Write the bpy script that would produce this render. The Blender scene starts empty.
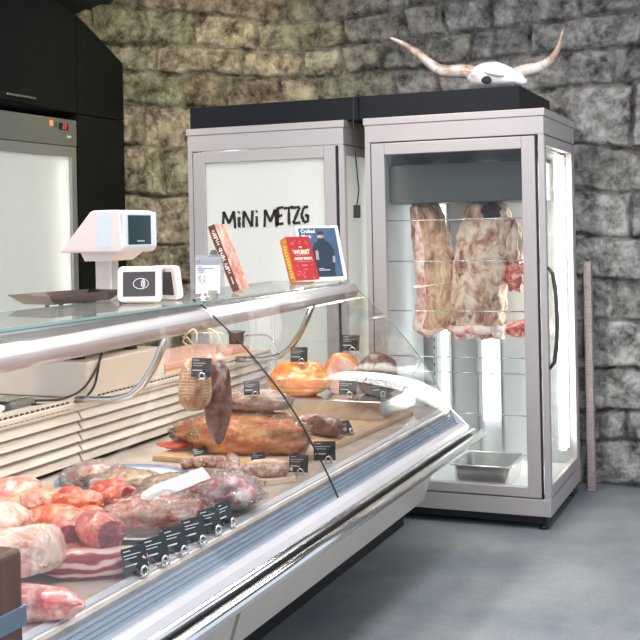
import bpy, bmesh, math, random
from mathutils import Vector, Matrix, noise
random.seed(7)
S = bpy.context.scene
COL = S.collection
PI = math.pi

# ------------------------------------------------------------------ materials
def new_mat(name):
    m = bpy.data.materials.new(name); m.use_nodes = True
    nt = m.node_tree; nt.nodes.clear()
    out = nt.nodes.new('ShaderNodeOutputMaterial')
    return m, nt, out
def pbr(name, col, rough=.5, metal=0., coat=0., sss=0., emis=None, estr=0., spec=.5, trans=0.,
        var=0., vscale=8., bump=0., bscale=60., stretch=None, alpha=1.):
    m, nt, out = new_mat(name)
    b = nt.nodes.new('ShaderNodeBsdfPrincipled')
    b.inputs['Base Color'].default_value = (*col, 1)
    b.inputs['Roughness'].default_value = rough
    b.inputs['Metallic'].default_value = metal
    b.inputs['Coat Weight'].default_value = coat
    b.inputs['Coat Roughness'].default_value = .08
    b.inputs['Specular IOR Level'].default_value = spec
    b.inputs['Subsurface Weight'].default_value = sss
    b.inputs['Subsurface Scale'].default_value = .01
    b.inputs['Alpha'].default_value = alpha
    if emis:
        b.inputs['Emission Color'].default_value = (*emis, 1)
        b.inputs['Emission Strength'].default_value = estr
    nt.links.new(b.outputs[0], out.inputs[0])
    tc = nt.nodes.new('ShaderNodeTexCoord'); mp = nt.nodes.new('ShaderNodeMapping')
    nt.links.new(tc.outputs['Object'], mp.inputs[0])
    if stretch: mp.inputs['Scale'].default_value = stretch
    n = nt.nodes.new('ShaderNodeTexNoise'); n.inputs['Scale'].default_value = vscale; n.inputs['Detail'].default_value = 5
    nt.links.new(mp.outputs[0], n.inputs['Vector'])
    mr = nt.nodes.new('ShaderNodeMapRange'); mr.inputs[1].default_value = .3; mr.inputs[2].default_value = .7
    mr.inputs[3].default_value = 1 - var; mr.inputs[4].default_value = 1 + var
    nt.links.new(n.outputs[0], mr.inputs[0])
    mx = nt.nodes.new('ShaderNodeVectorMath'); mx.operation = 'SCALE'; mx.inputs[0].default_value = col
    nt.links.new(mr.outputs[0], mx.inputs['Scale'])
    if var: nt.links.new(mx.outputs[0], b.inputs['Base Color'])
    if bump:
        n2 = nt.nodes.new('ShaderNodeTexNoise'); n2.inputs['Scale'].default_value = bscale; n2.inputs['Detail'].default_value = 4
        nt.links.new(mp.outputs[0], n2.inputs['Vector'])
        bp = nt.nodes.new('ShaderNodeBump'); bp.inputs['Strength'].default_value = bump; bp.inputs['Distance'].default_value = .01
        nt.links.new(n2.outputs[0], bp.inputs['Height']); nt.links.new(bp.outputs[0], b.inputs['Normal'])
    return m
def glass_mat(name, tint=(.93, .97, .96), refl=1., rough=0., haze=0., hazecol=(1, 1, 1), bump=0.):
    m, nt, out = new_mat(name)
    t = nt.nodes.new('ShaderNodeBsdfTransparent'); t.inputs[0].default_value = (*tint, 1)
    g = nt.nodes.new('ShaderNodeBsdfGlossy'); g.inputs['Roughness'].default_value = rough
    f = nt.nodes.new('ShaderNodeFresnel'); f.inputs['IOR'].default_value = 1.5
    if bump:
        tc = nt.nodes.new('ShaderNodeTexCoord'); nz = nt.nodes.new('ShaderNodeTexNoise'); nz.inputs['Scale'].default_value = 38; nz.inputs['Detail'].default_value = 3; nz.inputs['Distortion'].default_value = 1.5
        nt.links.new(tc.outputs['Object'], nz.inputs['Vector'])
        bp = nt.nodes.new('ShaderNodeBump'); bp.inputs['Strength'].default_value = bump; bp.inputs['Distance'].default_value = .02
        nt.links.new(nz.outputs[0], bp.inputs['Height']); nt.links.new(bp.outputs[0], g.inputs['Normal']); nt.links.new(bp.outputs[0], f.inputs['Normal'])
    mu = nt.nodes.new('ShaderNodeMath'); mu.operation = 'MULTIPLY'; mu.inputs[1].default_value = refl
    nt.links.new(f.outputs[0], mu.inputs[0])
    mx = nt.nodes.new('ShaderNodeMixShader')
    nt.links.new(mu.outputs[0], mx.inputs[0]); nt.links.new(t.outputs[0], mx.inputs[1]); nt.links.new(g.outputs[0], mx.inputs[2])
    if haze:
        d = nt.nodes.new('ShaderNodeBsdfDiffuse'); d.inputs[0].default_value = (*hazecol, 1)
        m2 = nt.nodes.new('ShaderNodeMixShader'); m2.inputs[0].default_value = haze
        nt.links.new(mx.outputs[0], m2.inputs[1]); nt.links.new(d.outputs[0], m2.inputs[2])
        nt.links.new(m2.outputs[0], out.inputs[0])
    else:
        nt.links.new(mx.outputs[0], out.inputs[0])
    return m
def milky_mat(name, col, tr=.5):
    m, nt, out = new_mat(name)
    d = nt.nodes.new('ShaderNodeBsdfPrincipled'); d.inputs['Base Color'].default_value = (*col, 1); d.inputs['Roughness'].default_value = .15
    t = nt.nodes.new('ShaderNodeBsdfTranslucent'); t.inputs[0].default_value = (*col, 1)
    mx = nt.nodes.new('ShaderNodeMixShader'); mx.inputs[0].default_value = tr
    nt.links.new(d.outputs[0], mx.inputs[1]); nt.links.new(t.outputs[0], mx.inputs[2]); nt.links.new(mx.outputs[0], out.inputs[0])
    return m
def emit(name, col, s):
    m, nt, out = new_mat(name)
    e = nt.nodes.new('ShaderNodeEmission'); e.inputs[0].default_value = (*col, 1); e.inputs[1].default_value = s
    nt.links.new(e.outputs[0], out.inputs[0]); return m
def meat_mat(name, stops, scale=14., stretch=(1, 1, 1), rough=.3, coat=.55, distort=1.2, bump=.35, detail=6, sss=.12, spots=None, wave=None):
    m, nt, out = new_mat(name)
    b = nt.nodes.new('ShaderNodeBsdfPrincipled')
    b.inputs['Roughness'].default_value = rough; b.inputs['Coat Weight'].default_value = coat; b.inputs['Coat Roughness'].default_value = .12
    b.inputs['Subsurface Weight'].default_value = sss; b.inputs['Subsurface Scale'].default_value = .008
    b.inputs['Subsurface Radius'].default_value = (1, .35, .25)
    tc = nt.nodes.new('ShaderNodeTexCoord'); mp = nt.nodes.new('ShaderNodeMapping'); mp.inputs['Scale'].default_value = stretch
    nt.links.new(tc.outputs['Object'], mp.inputs[0])
    n = nt.nodes.new('ShaderNodeTexNoise'); n.inputs['Scale'].default_value = scale; n.inputs['Detail'].default_value = detail
    n.inputs['Distortion'].default_value = distort; n.inputs['Roughness'].default_value = .6
    nt.links.new(mp.outputs[0], n.inputs['Vector'])
    src = n.outputs[0]
    if wave:
        w = nt.nodes.new('ShaderNodeTexWave'); w.inputs['Scale'].default_value = wave; w.inputs['Distortion'].default_value = 8
        w.inputs['Detail'].default_value = 3; w.bands_direction = 'Z'; nt.links.new(mp.outputs[0], w.inputs['Vector'])
        mm = nt.nodes.new('ShaderNodeMix'); mm.inputs[0].default_value = .45
        nt.links.new(n.outputs[0], mm.inputs[2]); nt.links.new(w.outputs[1], mm.inputs[3]); src = mm.outputs[0]
    r = nt.nodes.new('ShaderNodeValToRGB'); e = r.color_ramp.elements
    e[0].position = stops[0][0]; e[0].color = (*stops[0][1], 1); e[1].position = stops[-1][0]; e[1].color = (*stops[-1][1], 1)
    for p, c in stops[1:-1]:
        q = e.new(p); q.color = (*c, 1)
    nt.links.new(src, r.inputs[0])
    colr = r.outputs[0]
    if spots:
        v = nt.nodes.new('ShaderNodeTexNoise'); v.inputs['Scale'].default_value = spots[1]; v.inputs['Detail'].default_value = 4
        nt.links.new(tc.outputs['Object'], v.inputs['Vector'])
        rr = nt.nodes.new('ShaderNodeMapRange'); rr.inputs[1].default_value = spots[2]; rr.inputs[2].default_value = spots[2] + .08
        nt.links.new(v.outputs[0], rr.inputs[0])
        mc = nt.nodes.new('ShaderNodeMix'); mc.data_type = 'RGBA'; mc.inputs[7].default_value = (*spots[0], 1)
        nt.links.new(rr.outputs[0], mc.inputs[0]); nt.links.new(colr, mc.inputs[6]); colr = mc.outputs[2]
    nt.links.new(colr, b.inputs['Base Color'])
    n2 = nt.nodes.new('ShaderNodeTexNoise'); n2.inputs['Scale'].default_value = scale * 3; n2.inputs['Detail'].default_value = 4
    nt.links.new(mp.outputs[0], n2.inputs['Vector'])
    bp = nt.nodes.new('ShaderNodeBump'); bp.inputs['Strength'].default_value = bump; bp.inputs['Distance'].default_value = .01
    nt.links.new(n2.outputs[0], bp.inputs['Height']); nt.links.new(bp.outputs[0], b.inputs['Normal'])
    nt.links.new(b.outputs[0], out.inputs[0]); return m
def stone_mat():
    m, nt, out = new_mat('rough_stone')
    b = nt.nodes.new('ShaderNodeBsdfPrincipled'); b.inputs['Roughness'].default_value = .9; b.inputs['Specular IOR Level'].default_value = .2
    at = nt.nodes.new('ShaderNodeAttribute'); at.attribute_name = 'Col'
    tc = nt.nodes.new('ShaderNodeTexCoord')
    n = nt.nodes.new('ShaderNodeTexNoise'); n.inputs['Scale'].default_value = 9; n.inputs['Detail'].default_value = 9; n.inputs['Roughness'].default_value = .7
    n.inputs['Distortion'].default_value = .0
    nt.links.new(tc.outputs['Object'], n.inputs['Vector'])
    r = nt.nodes.new('ShaderNodeValToRGB'); e = r.color_ramp.elements
    e[0].position = .36; e[0].color = (.22, .20, .19, 1); e[1].position = .62; e[1].color = (1.6, 1.57, 1.55, 1)
    q = e.new(.46); q.color = (.72, .70, .68, 1)
    q = e.new(.52); q.color = (1.05, 1.03, 1.0, 1)
    nt.links.new(n.outputs[0], r.inputs[0])
    mx = nt.nodes.new('ShaderNodeMix'); mx.data_type = 'RGBA'; mx.blend_type = 'MULTIPLY'; mx.inputs[0].default_value = 1
    nt.links.new(at.outputs[0], mx.inputs[6]); nt.links.new(r.outputs[0], mx.inputs[7])
    nt.links.new(mx.outputs[2], b.inputs['Base Color'])
    n2 = nt.nodes.new('ShaderNodeTexNoise'); n2.inputs['Scale'].default_value = 38; n2.inputs['Detail'].default_value = 8; n2.inputs['Roughness'].default_value = .72
    nt.links.new(tc.outputs['Object'], n2.inputs['Vector'])
    bp = nt.nodes.new('ShaderNodeBump'); bp.inputs['Strength'].default_value = .9; bp.inputs['Distance'].default_value = .02
    nt.links.new(n2.outputs[0], bp.inputs['Height']); nt.links.new(bp.outputs[0], b.inputs['Normal'])
    nt.links.new(b.outputs[0], out.inputs[0]); return m
def concrete_mat():
    m, nt, out = new_mat('polished_concrete')
    b = nt.nodes.new('ShaderNodeBsdfPrincipled'); b.inputs['Roughness'].default_value = .42
    tc = nt.nodes.new('ShaderNodeTexCoord')
    n = nt.nodes.new('ShaderNodeTexNoise'); n.inputs['Scale'].default_value = 1.7; n.inputs['Detail'].default_value = 10; n.inputs['Roughness'].default_value = .62
    nt.links.new(tc.outputs['Object'], n.inputs['Vector'])
    r = nt.nodes.new('ShaderNodeValToRGB'); e = r.color_ramp.elements
    e[0].position = .3; e[0].color = (.17, .20, .24, 1); e[1].position = .68; e[1].color = (.34, .35, .355, 1)
    q = e.new(.5); q.color = (.25, .27, .29, 1)
    nt.links.new(n.outputs[0], r.inputs[0])
    n3 = nt.nodes.new('ShaderNodeTexNoise'); n3.inputs['Scale'].default_value = 120; n3.inputs['Detail'].default_value = 3
    nt.links.new(tc.outputs['Object'], n3.inputs['Vector'])
    mr = nt.nodes.new('ShaderNodeMapRange'); mr.inputs[1].default_value = .3; mr.inputs[2].default_value = .7; mr.inputs[3].default_value = .8; mr.inputs[4].default_value = 1.2
    nt.links.new(n3.outputs[0], mr.inputs[0])
    sc = nt.nodes.new('ShaderNodeVectorMath'); sc.operation = 'SCALE'
    nt.links.new(r.outputs[0], sc.inputs[0]); nt.links.new(mr.outputs[0], sc.inputs['Scale']); nt.links.new(sc.outputs[0], b.inputs['Base Color'])
    n2 = nt.nodes.new('ShaderNodeTexNoise'); n2.inputs['Scale'].default_value = 5; n2.inputs['Detail'].default_value = 8
    nt.links.new(tc.outputs['Object'], n2.inputs['Vector'])
    m2 = nt.nodes.new('ShaderNodeMapRange'); m2.inputs[1].default_value = .3; m2.inputs[2].default_value = .7; m2.inputs[3].default_value = .42; m2.inputs[4].default_value = .68
    nt.links.new(n2.outputs[0], m2.inputs[0]); nt.links.new(m2.outputs[0], b.inputs['Roughness'])
    bp = nt.nodes.new('ShaderNodeBump'); bp.inputs['Strength'].default_value = .15; bp.inputs['Distance'].default_value = .005
    nt.links.new(n3.outputs[0], bp.inputs['Height']); nt.links.new(bp.outputs[0], b.inputs['Normal'])
    nt.links.new(b.outputs[0], out.inputs[0]); return m
M = dict(
    stone=stone_mat(), concrete=concrete_mat(),
    plaster=pbr('dark_plaster', (.05, .05, .05), .9, var=.2),
    alu=pbr('brushed_aluminium', (.50, .455, .45), .42, .35, var=.015),
    alu_light=pbr('satin_aluminium', (.56, .56, .60), .36, .4, var=.04, vscale=3),
    profile=pbr('ribbed_aluminium', (.80, .86, .93), .35, .05),
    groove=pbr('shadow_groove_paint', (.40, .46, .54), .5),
    chrome=pbr('polished_chrome', (.72, .71, .70), .20, 1.),
    steel=pbr('brushed_steel', (.62, .62, .61), .22, .95, var=.06),
    tube=pbr('satin_steel_tube', (.74, .72, .73), .22, .35),
    black=pbr('black_laminate', (.007, .0085, .009), .5, var=.15, spec=.3),
    blackmetal=pbr('black_sheet_metal', (.006, .007, .010), .5, spec=.25),
    seam=pbr('black_rubber', (.008, .008, .008), .5),
    panelgrey=pbr('anthracite_panel', (.055, .06, .057), .4, .2),
    beige=pbr('cream_enamel', (.62, .55, .48), .35, coat=.2, var=.03),
    white=pbr('white_plastic', (.74, .62, .58), .35, coat=.25),
    whiteblue=pbr('pale_plastic', (.60, .64, .72), .3),
    white_enamel=pbr('white_enamel', (.82, .83, .82), .3),
    slot=pbr('dark_slot', (.03, .02, .015), .8),
    deck=pbr('stone_deck', (.56, .48, .42), .3, var=.22, vscale=9, coat=.2),
    board=pbr('beech_board', (.60, .40, .24), .5, var=.14, vscale=6, stretch=(8, 1, 8)),
    boardpink=pbr('pale_pink_board', (.72, .42, .33), .5, var=.05),
    darkwood=pbr('dark_oiled_wood', (.10, .045, .028), .45, var=.3, vscale=9, stretch=(5, 5, .6), bump=.2),
    steelband=pbr('grey_steel_band', (.17, .22, .28), .35, .5),
    oldwood=pbr('weathered_wood', (.38, .30, .29), .85, var=.35, vscale=14, stretch=(2, 2, 30), bump=.5),
    porcelain=pbr('white_porcelain', (.80, .79, .77), .12, coat=.5),
    bluerim=pbr('blue_glaze', (.18, .27, .55), .15, coat=.5),
    glass=glass_mat('clear_glass', (.985, .995, .99), 1.),
    glass_case=glass_mat('display_glass', (.97, .99, .985), .45),
    front_glass=glass_mat('counter_front_glass', (.99, .998, .995), 1.35),
    glass_edge=pbr('green_glass_edge', (.22, .36, .31), .1),
    shelfglass=glass_mat('shelf_glass', (.93, .97, .96), .8, 0, .04),
    acrylic=glass_mat('clear_acrylic', (.93, .95, .97), 1.2, .05, .10),
    bag=glass_mat('plastic_film', (1, 1, 1), .9, .06, .03, bump=1.),
    bag_thin=glass_mat('thin_plastic_film', (1, 1, 1), 1., .06, .09, bump=1.),
    milky=milky_mat('milky_pane', (.80, .81, .79), .5),
    tubelight=emit('fluorescent_tube', (1., .97, .94), 9),
    tubelight_warm=emit('warm_fluorescent_tube', (1., .97, .92), 16),
    tubelight_bright=emit('bright_fluorescent_tube', (1., .97, .90), 17), tubelight_soft=emit('soft_fluorescent_tube', (.96, .98, 1.), 3.),
    led_red=emit('red_indicator', (1., .15, .05), 2.), led_green=pbr('green_button', (.02, .2, .08), .3),
    led_digit=emit('red_digits', (1., .08, .12), 1.2),
    lcd=pbr('dark_screen', (.012, .035, .045), .12, coat=.5), lcdtext=pbr('screen_text', (.25, .4, .42), .4),
    cardblack=pbr('slate_card', (.016, .022, .027), .5), chalk=pbr('white_ink', (.75, .75, .72), .6),
    brown_ink=pbr('black_brush_paint', (.03, .022, .02), .7),
    bone=pbr('bleached_bone', (.82, .79, .78), .6, var=.08, vscale=20, bump=.3),
    hole=pbr('dark_socket', (.03, .02, .02), .9),
    cable=pbr('black_cable', (.015, .015, .015), .5), plug=pbr('black_plug', (.02, .02, .02), .5),
    bronze=pbr('dark_bronze', (.11, .10, .085), .25, .9), string=pbr('cotton_string', (.72, .58, .38), .8),
    paper=pbr('white_paper', (.85, .84, .85), .8, bump=.2, bscale=30), cardpaper=pbr('lilac_paper', (.70, .69, .78), .6),
    ink=pbr('grey_ink', (.22, .22, .27), .7), greyplastic=pbr('grey_plastic', (.14, .13, .13), .5),
    bookred=pbr('red_book_cloth', (.42, .025, .03), .5), bookyel=pbr('orange_spine', (.65, .22, .04), .5, var=.35, vscale=40),
    cream=pbr('cream_print', (.85, .72, .55), .6), bookblue=pbr('navy_cover', (.055, .105, .19), .45, var=.15, vscale=10),
    bookpage=pbr('page_edges', (.75, .68, .60), .8), whiteprint=pbr('white_print', (.80, .80, .82), .6),
    bookbrown=pbr('brown_spine', (.09, .03, .03), .45), bookpink=meat_mat('meat_photo_print', [(.3, (.18, .05, .04)), (.48, (.62, .28, .22)), (.7, (.85, .62, .52))], 22, (1, 1, .5), .4, .3, 1.2, 0, 4, 0),
    darkcloth=pbr('dark_coat_print', (.018, .035, .06), .6), skin=pbr('portrait_skin_print', (.42, .33, .32), .6), beard=pbr('beard_print', (.03, .03, .04), .6),
    darkpan=pbr('dark_steel_pan', (.24, .20, .19), .22, .9),
    glove=pbr('white_label', (.86, .85, .86), .4),
    skull_gold=pbr('brass_lock', (.5, .3, .1), .3, .9),
    floorpan=pbr('white_floor_pan', (.80, .80, .82), .35),
    backsteel=pbr('case_back_steel', (.50, .53, .53), .3, .3, var=.1, vscale=2),
    foil=pbr('crumpled_liner', (.70, .71, .73), .3, .5, bump=.8, bscale=9),
)
# meats
R = (.45, .045, .035); PK = (.74, .30, .24); FAT = (.86, .66, .56); DK = (.20, .018, .03); OR = (.75, .20, .09)
M.update(
    red=meat_mat('red_roast', [(.32, (.44, .035, .03)), (.47, (.66, .10, .06)), (.57, (.78, .25, .17)), (.68, FAT)], 15, (1, 1.8, 1), bump=.7, detail=8),
    darkcut=meat_mat('dark_cut_face', [(.3, (.16, .012, .02)), (.5, (.28, .035, .045)), (.66, (.42, .08, .08)), (.74, (.74, .42, .38))], 24, (1, 1, 1.5), bump=.5),
    fatty=meat_mat('fat_and_ribs', [(.3, (.62, .20, .15)), (.44, (.80, .46, .36)), (.56, (.88, .66, .55)), (.7, (.90, .78, .68))], 13, (1.2, 2.2, 1), bump=.8, detail=8),
    pink=meat_mat('pink_meat', [(.34, (.58, .13, .11)), (.48, (.78, .32, .25)), (.62, (.88, .62, .53))], 15, bump=.7, detail=8),
    tan=meat_mat('tan_cured_meat', [(.3, (.38, .18, .10)), (.5, (.60, .36, .22)), (.68, (.76, .54, .38))], 18, bump=.8, detail=8),
    orange=meat_mat('orange_fillet', [(.34, (.55, .09, .05)), (.48, (.76, .23, .12)), (.62, (.86, .50, .36))], 14, bump=.7, detail=8),
    streaky=meat_mat('streaky_belly', [(.34, (.30, .02, .03)), (.48, (.52, .09, .08)), (.56, (.82, .50, .42)), (.72, (.88, .70, .62))], 7, (.8, 1.2, 2.4), wave=6),
    sausage_red=meat_mat('marbled_roll', [(.34, (.42, .04, .06)), (.48, (.68, .22, .20)), (.58, (.84, .52, .46)), (.75, (.90, .74, .66))], 13),
    bagmeat=meat_mat('diced_pink_meat', [(.34, (.68, .12, .08)), (.46, (.90, .40, .30)), (.56, (.95, .66, .54)), (.70, (.97, .88, .80))], 14, bump=.5),
    bagred=meat_mat('diced_red_meat', [(.36, (.55, .05, .07)), (.47, (.85, .25, .26)), (.55, (.94, .64, .60)), (.68, (.97, .88, .86))], 16, bump=.5),
    bagbrown=meat_mat('browned_offcuts', [(.36, (.42, .20, .12)), (.5, (.74, .46, .30)), (.64, (.92, .80, .66))], 22, bump=.5),
    smoked=meat_mat('smoked_orange_ham', [(.30, (.80, .14, .03)), (.44, (.93, .30, .06)), (.58, (.96, .46, .12)), (.70, (.97, .68, .34))], 11, (1, 1.6, 2.2), bump=.6),
    cured=meat_mat('cured_pale_roll', [(.34, (.62, .26, .18)), (.48, (.86, .56, .44)), (.60, (.94, .80, .68))], 14),
    salami=meat_mat('mouldy_salami', [(.3, (.22, .09, .07)), (.48, (.42, .24, .19)), (.62, (.66, .52, .45))], 40, bump=.5),
    darksausage=meat_mat('dark_dry_sausage', [(.3, (.07, .025, .02)), (.5, (.17, .07, .05)), (.72, (.34, .19, .14))], 14),
    nethamm=meat_mat('netted_ham', [(.34, (.30, .13, .07)), (.5, (.46, .25, .14)), (.66, (.62, .42, .27))], 18, bump=.7),
    hamcut=meat_mat('ham_cut_face', [(.34, (.70, .24, .18)), (.5, (.86, .56, .46)), (.66, (.92, .76, .66))], 7),
    beefA=meat_mat('aged_beef_side', [(.32, (.16, .06, .04)), (.43, (.42, .22, .13)), (.54, (.64, .42, .26)), (.70, (.80, .62, .44))], 9, (1.6, 1.6, .6), .5, .15, 1.5, .6, 7, .05),
    beefrib=meat_mat('pale_rib_fat', [(.34, (.62, .14, .12)), (.46, (.82, .48, .42)), (.58, (.90, .74, .68))], 16, (1, 1, .8), .5, .2, 1, .6, 6, .05),
    beefB=meat_mat('cream_fat_beef', [(.30, (.20, .07, .05)), (.42, (.46, .25, .17)), (.52, (.66, .48, .36)), (.68, (.78, .64, .52))], 13, (1.3, 1.3, .9), .5, .15, .7, .8, 8, .05, spots=((.16, .08, .05), 16, .62)),
    beefred=meat_mat('red_beef_end', [(.34, (.35, .03, .03)), (.5, (.68, .16, .11)), (.66, (.88, .62, .52))], 18, bump=.8),
    horn=meat_mat('cow_horn', [(.34, (.20, .10, .07)), (.46, (.50, .36, .28)), (.6, (.72, .64, .58))], 7, (1, 1, 1), .4, .3, 1, .2, 5, 0),
)

# ------------------------------------------------------------------ mesh builder
class MB:
    def __init__(s): s.v = []; s.f = []; s.m = []; s.sm = []
    def add(s, vs, fs, mi=0, smooth=False):
        o = len(s.v); s.v += [tuple(v) for v in vs]
        for f in fs: s.f.append([i + o for i in f]); s.m.append(mi); s.sm.append(smooth)
        return s
    def bm(s, b, mi=0, smooth=False):
        b.verts.ensure_lookup_table(); b.verts.index_update()
        s.add([v.co.copy() for v in b.verts], [[v.index for v in f.verts] for f in b.faces], mi, smooth); b.free(); return s
    def box(s, x0, x1, y0, y1, z0, z1, bev=0., mi=0, seg=2, mat=None):
        b = bmesh.new(); bmesh.ops.create_cube(b, size=1)
        for v in b.verts:
            v.co = Vector(((x0 + x1) / 2 + v.co.x * (x1 - x0), (y0 + y1) / 2 + v.co.y * (y1 - y0), (z0 + z1) / 2 + v.co.z * (z1 - z0)))
        if bev: bmesh.ops.bevel(b, geom=b.edges[:], offset=bev, segments=seg, profile=.5, affect='EDGES')
        if mat: bmesh.ops.transform(b, matrix=mat, verts=b.verts[:])
        return s.bm(b, mi)
    def tube(s, pts, rad, n=10, mi=0, caps=True, flat=1.):
        pts = [Vector(p) for p in pts]; L = len(pts)
        rads = rad if isinstance(rad, (list, tuple)) else [rad] * L
        rings = []; prev = None
        for i, p in enumerate(pts):
            t = (pts[min(i + 1, L - 1)] - pts[max(i - 1, 0)]).normalized()
            if prev is None:
                a = Vector((0, 0, 1)) if abs(t.z) < .9 else Vector((1, 0, 0))
                u = t.cross(a).normalized()
            else:
                u = (prev - t * prev.dot(t)).normalized()
            prev = u; w = t.cross(u)
            rings.append([p + (u * math.cos(2 * PI * k / n) + w * math.sin(2 * PI * k / n) * flat) * rads[i] for k in range(n)])
        vs = [v for r in rings for v in r]; fs = []
        for i in range(L - 1):
            for k in range(n):
                fs.append([i * n + k, i * n + (k + 1) % n, (i + 1) * n + (k + 1) % n, (i + 1) * n + k])
        if caps: fs.append(list(range(n))[::-1]); fs.append([(L - 1) * n + k for k in range(n)])
        return s.add(vs, fs, mi, True)
    def lathe(s, prof, c=(0, 0, 0), n=40, mi=0, sx=1., sy=1., rot=0., caps=True):
        vs = []; fs = []; L = len(prof)
        for r, z in prof:
            for k in range(n):
                a = 2 * PI * k / n; x, y = r * math.cos(a) * sx, r * math.sin(a) * sy
                vs.append((c[0] + x * math.cos(rot) - y * math.sin(rot), c[1] + x * math.sin(rot) + y * math.cos(rot), c[2] + z))
        for i in range(L - 1):
            for k in range(n):
                fs.append([i * n + k, i * n + (k + 1) % n, (i + 1) * n + (k + 1) % n, (i + 1) * n + k])
        if caps: fs.append([k for k in range(n)][::-1]); fs.append([(L - 1) * n + k for k in range(n)])
        return s.add(vs, fs, mi, True)
    def prism(s, poly, axis, a, b, mi=0):          # poly = list of (u, v); axis 'y' -> (x, z), axis 'x' -> (y, z)
        def P(u, v, t): return (u, t, v) if axis == 'y' else ((t, u, v) if axis == 'x' else (u, v, t))
        n = len(poly); vs = [P(u, v, a) for u, v in poly] + [P(u, v, b) for u, v in poly]
        fs = [[k, (k + 1) % n, n + (k + 1) % n, n + k] for k in range(n)] + [list(range(n))[::-1], list(range(n, 2 * n))]
        return s.add(vs, fs, mi)
    def build(s, name, mats, root=None, loc=None, recalc=True):
        me = bpy.data.meshes.new(name)
        base = Vector(loc) if loc is not None else (world_loc(root) if root else Vector((0, 0, 0)))
        me.from_pydata([Vector(v) - base for v in s.v], [], s.f)
        for mt in (mats if isinstance(mats, (list, tuple)) else [mats]): me.materials.append(mt)
        me.polygons.foreach_set('material_index', s.m); me.polygons.foreach_set('use_smooth', s.sm)
        if recalc:
            b = bmesh.new(); b.from_mesh(me); bmesh.ops.recalc_face_normals(b, faces=b.faces[:]); b.to_mesh(me); b.free()
        me.update()
        o = bpy.data.objects.new(name, me); COL.objects.link(o)
        if root: o.parent = root
        if root is None: o.location = base
        elif loc is not None: o.location = base - world_loc(root)
        return o
def world_loc(o):
    v = Vector((0, 0, 0))
    while o: v += o.location; o = o.parent
    return v
def tag(o, label, cat, group=None, kind=None):
    o['label'] = label; o['category'] = cat
    if group: o['group'] = group
    if kind: o['kind'] = kind
    return o
def thing(name, loc, label, cat, group=None):
    o = bpy.data.objects.new(name, None); o.location = loc; o.empty_display_size = .1; COL.objects.link(o)
    return tag(o, label, cat, group)
def struct(o): o['kind'] = 'structure'; return o
def setbase(o, loc):                      # move origin of a world-space mesh thing to its base
    l = Vector(loc) - o.location
    o.data.transform(Matrix.Translation(-l)); o.location = Vector(loc); return o
def text_mesh(body, size, mat, parent, matrix, extrude=.0006, offset=0., align='CENTER', name='lettering', spacing=1.):
    cu = bpy.data.curves.new(name, 'FONT'); cu.body = body; cu.size = size; cu.extrude = extrude; cu.offset = offset
    cu.align_x = align; cu.align_y = 'CENTER'; cu.space_character = spacing; cu.resolution_u = 3
    t = bpy.data.objects.new(name, cu); COL.objects.link(t)
    dg = bpy.context.evaluated_depsgraph_get(); me = bpy.data.meshes.new_from_object(t.evaluated_get(dg))
    bpy.data.objects.remove(t); me.materials.clear(); me.materials.append(mat); me.transform(matrix)
    o = bpy.data.objects.new(name, me); COL.objects.link(o)
    if parent: o.parent = parent
    return o
def fbm(p, o=4): return noise.fractal(p, 1.0, 2.0, o)
def blob(rx, ry, rz, amp=.12, freq=3., seed=0, nu=44, nv=26, floor=None, sq=1., ridge=0., ridge_f=10., cut=None, taper=0., bend=0., fine=.02):
    """organic closed form around the origin; floor flattens the underside; cut=(x, ...) slices the +x end flat"""
    b = MB(); vs = []; fs = []; off = Vector((seed * 3.1, seed * 1.7, seed * 5.3)); cf = set()
    for j in range(nv + 1):
        th = PI * j / nv
        for i in range(nu):
            ph = 2 * PI * i / nu
            d = Vector((math.cos(th), math.sin(th) * math.cos(ph), math.sin(th) * math.sin(ph)))
            e = Vector([math.copysign(abs(c) ** sq, c) for c in d])
            k = 1 + amp * fbm(d * freq * .5 + off, 3) + fine * fbm(d * freq * 4 + off, 4)
            if ridge: k += ridge * abs(noise.noise(d * ridge_f + off))
            x = e.x * rx * k; y = e.y * ry * k; z = e.z * rz * k
            if taper: f = 1 - taper * (x / rx); y *= f; z *= f
            if bend: y += bend * (x / rx) ** 2
            if cut is not None and x > cut: x = cut + (x - cut) * .08
            if floor is not None and z < -floor: z = -floor + (z + floor) * .05
            vs.append((x, y, z))
    for j in range(nv):
        for i in range(nu):
            fs.append([j * nu + i, j * nu + (i + 1) % nu, (j + 1) * nu + (i + 1) % nu, (j + 1) * nu + i])
    fs.append(list(range(nu))); fs.append([nv * nu + i for i in range(nu)][::-1])
    b.v = vs; b.f = fs; b.sm = [True] * len(fs)
    if cut is not None:
        for f in fs:
            cx = sum(vs[i][0] for i in f) / len(f); b.m.append(1 if cx > cut - .0005 else 0)
    else: b.m = [0] * len(fs)
    return b
def place(b, name, mats, loc, rz=0, ry=0, rx=0, parent=None):
    me_o = b.build(name, mats, None, (0, 0, 0)); me_o.location = (0, 0, 0)
    R_ = Matrix.Rotation(rz, 4, 'Z') @ Matrix.Rotation(ry, 4, 'Y') @ Matrix.Rotation(rx, 4, 'X')
    me_o.data.transform(R_)
    me_o.location = loc
    if parent: me_o.parent = parent; me_o.location = Vector(loc) - world_loc(parent)
    return me_o
def rest(o, z):                            # put the lowest vertex of a thing on height z
    o.location.z = z - min(v.co.z for v in o.data.vertices); return o

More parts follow.
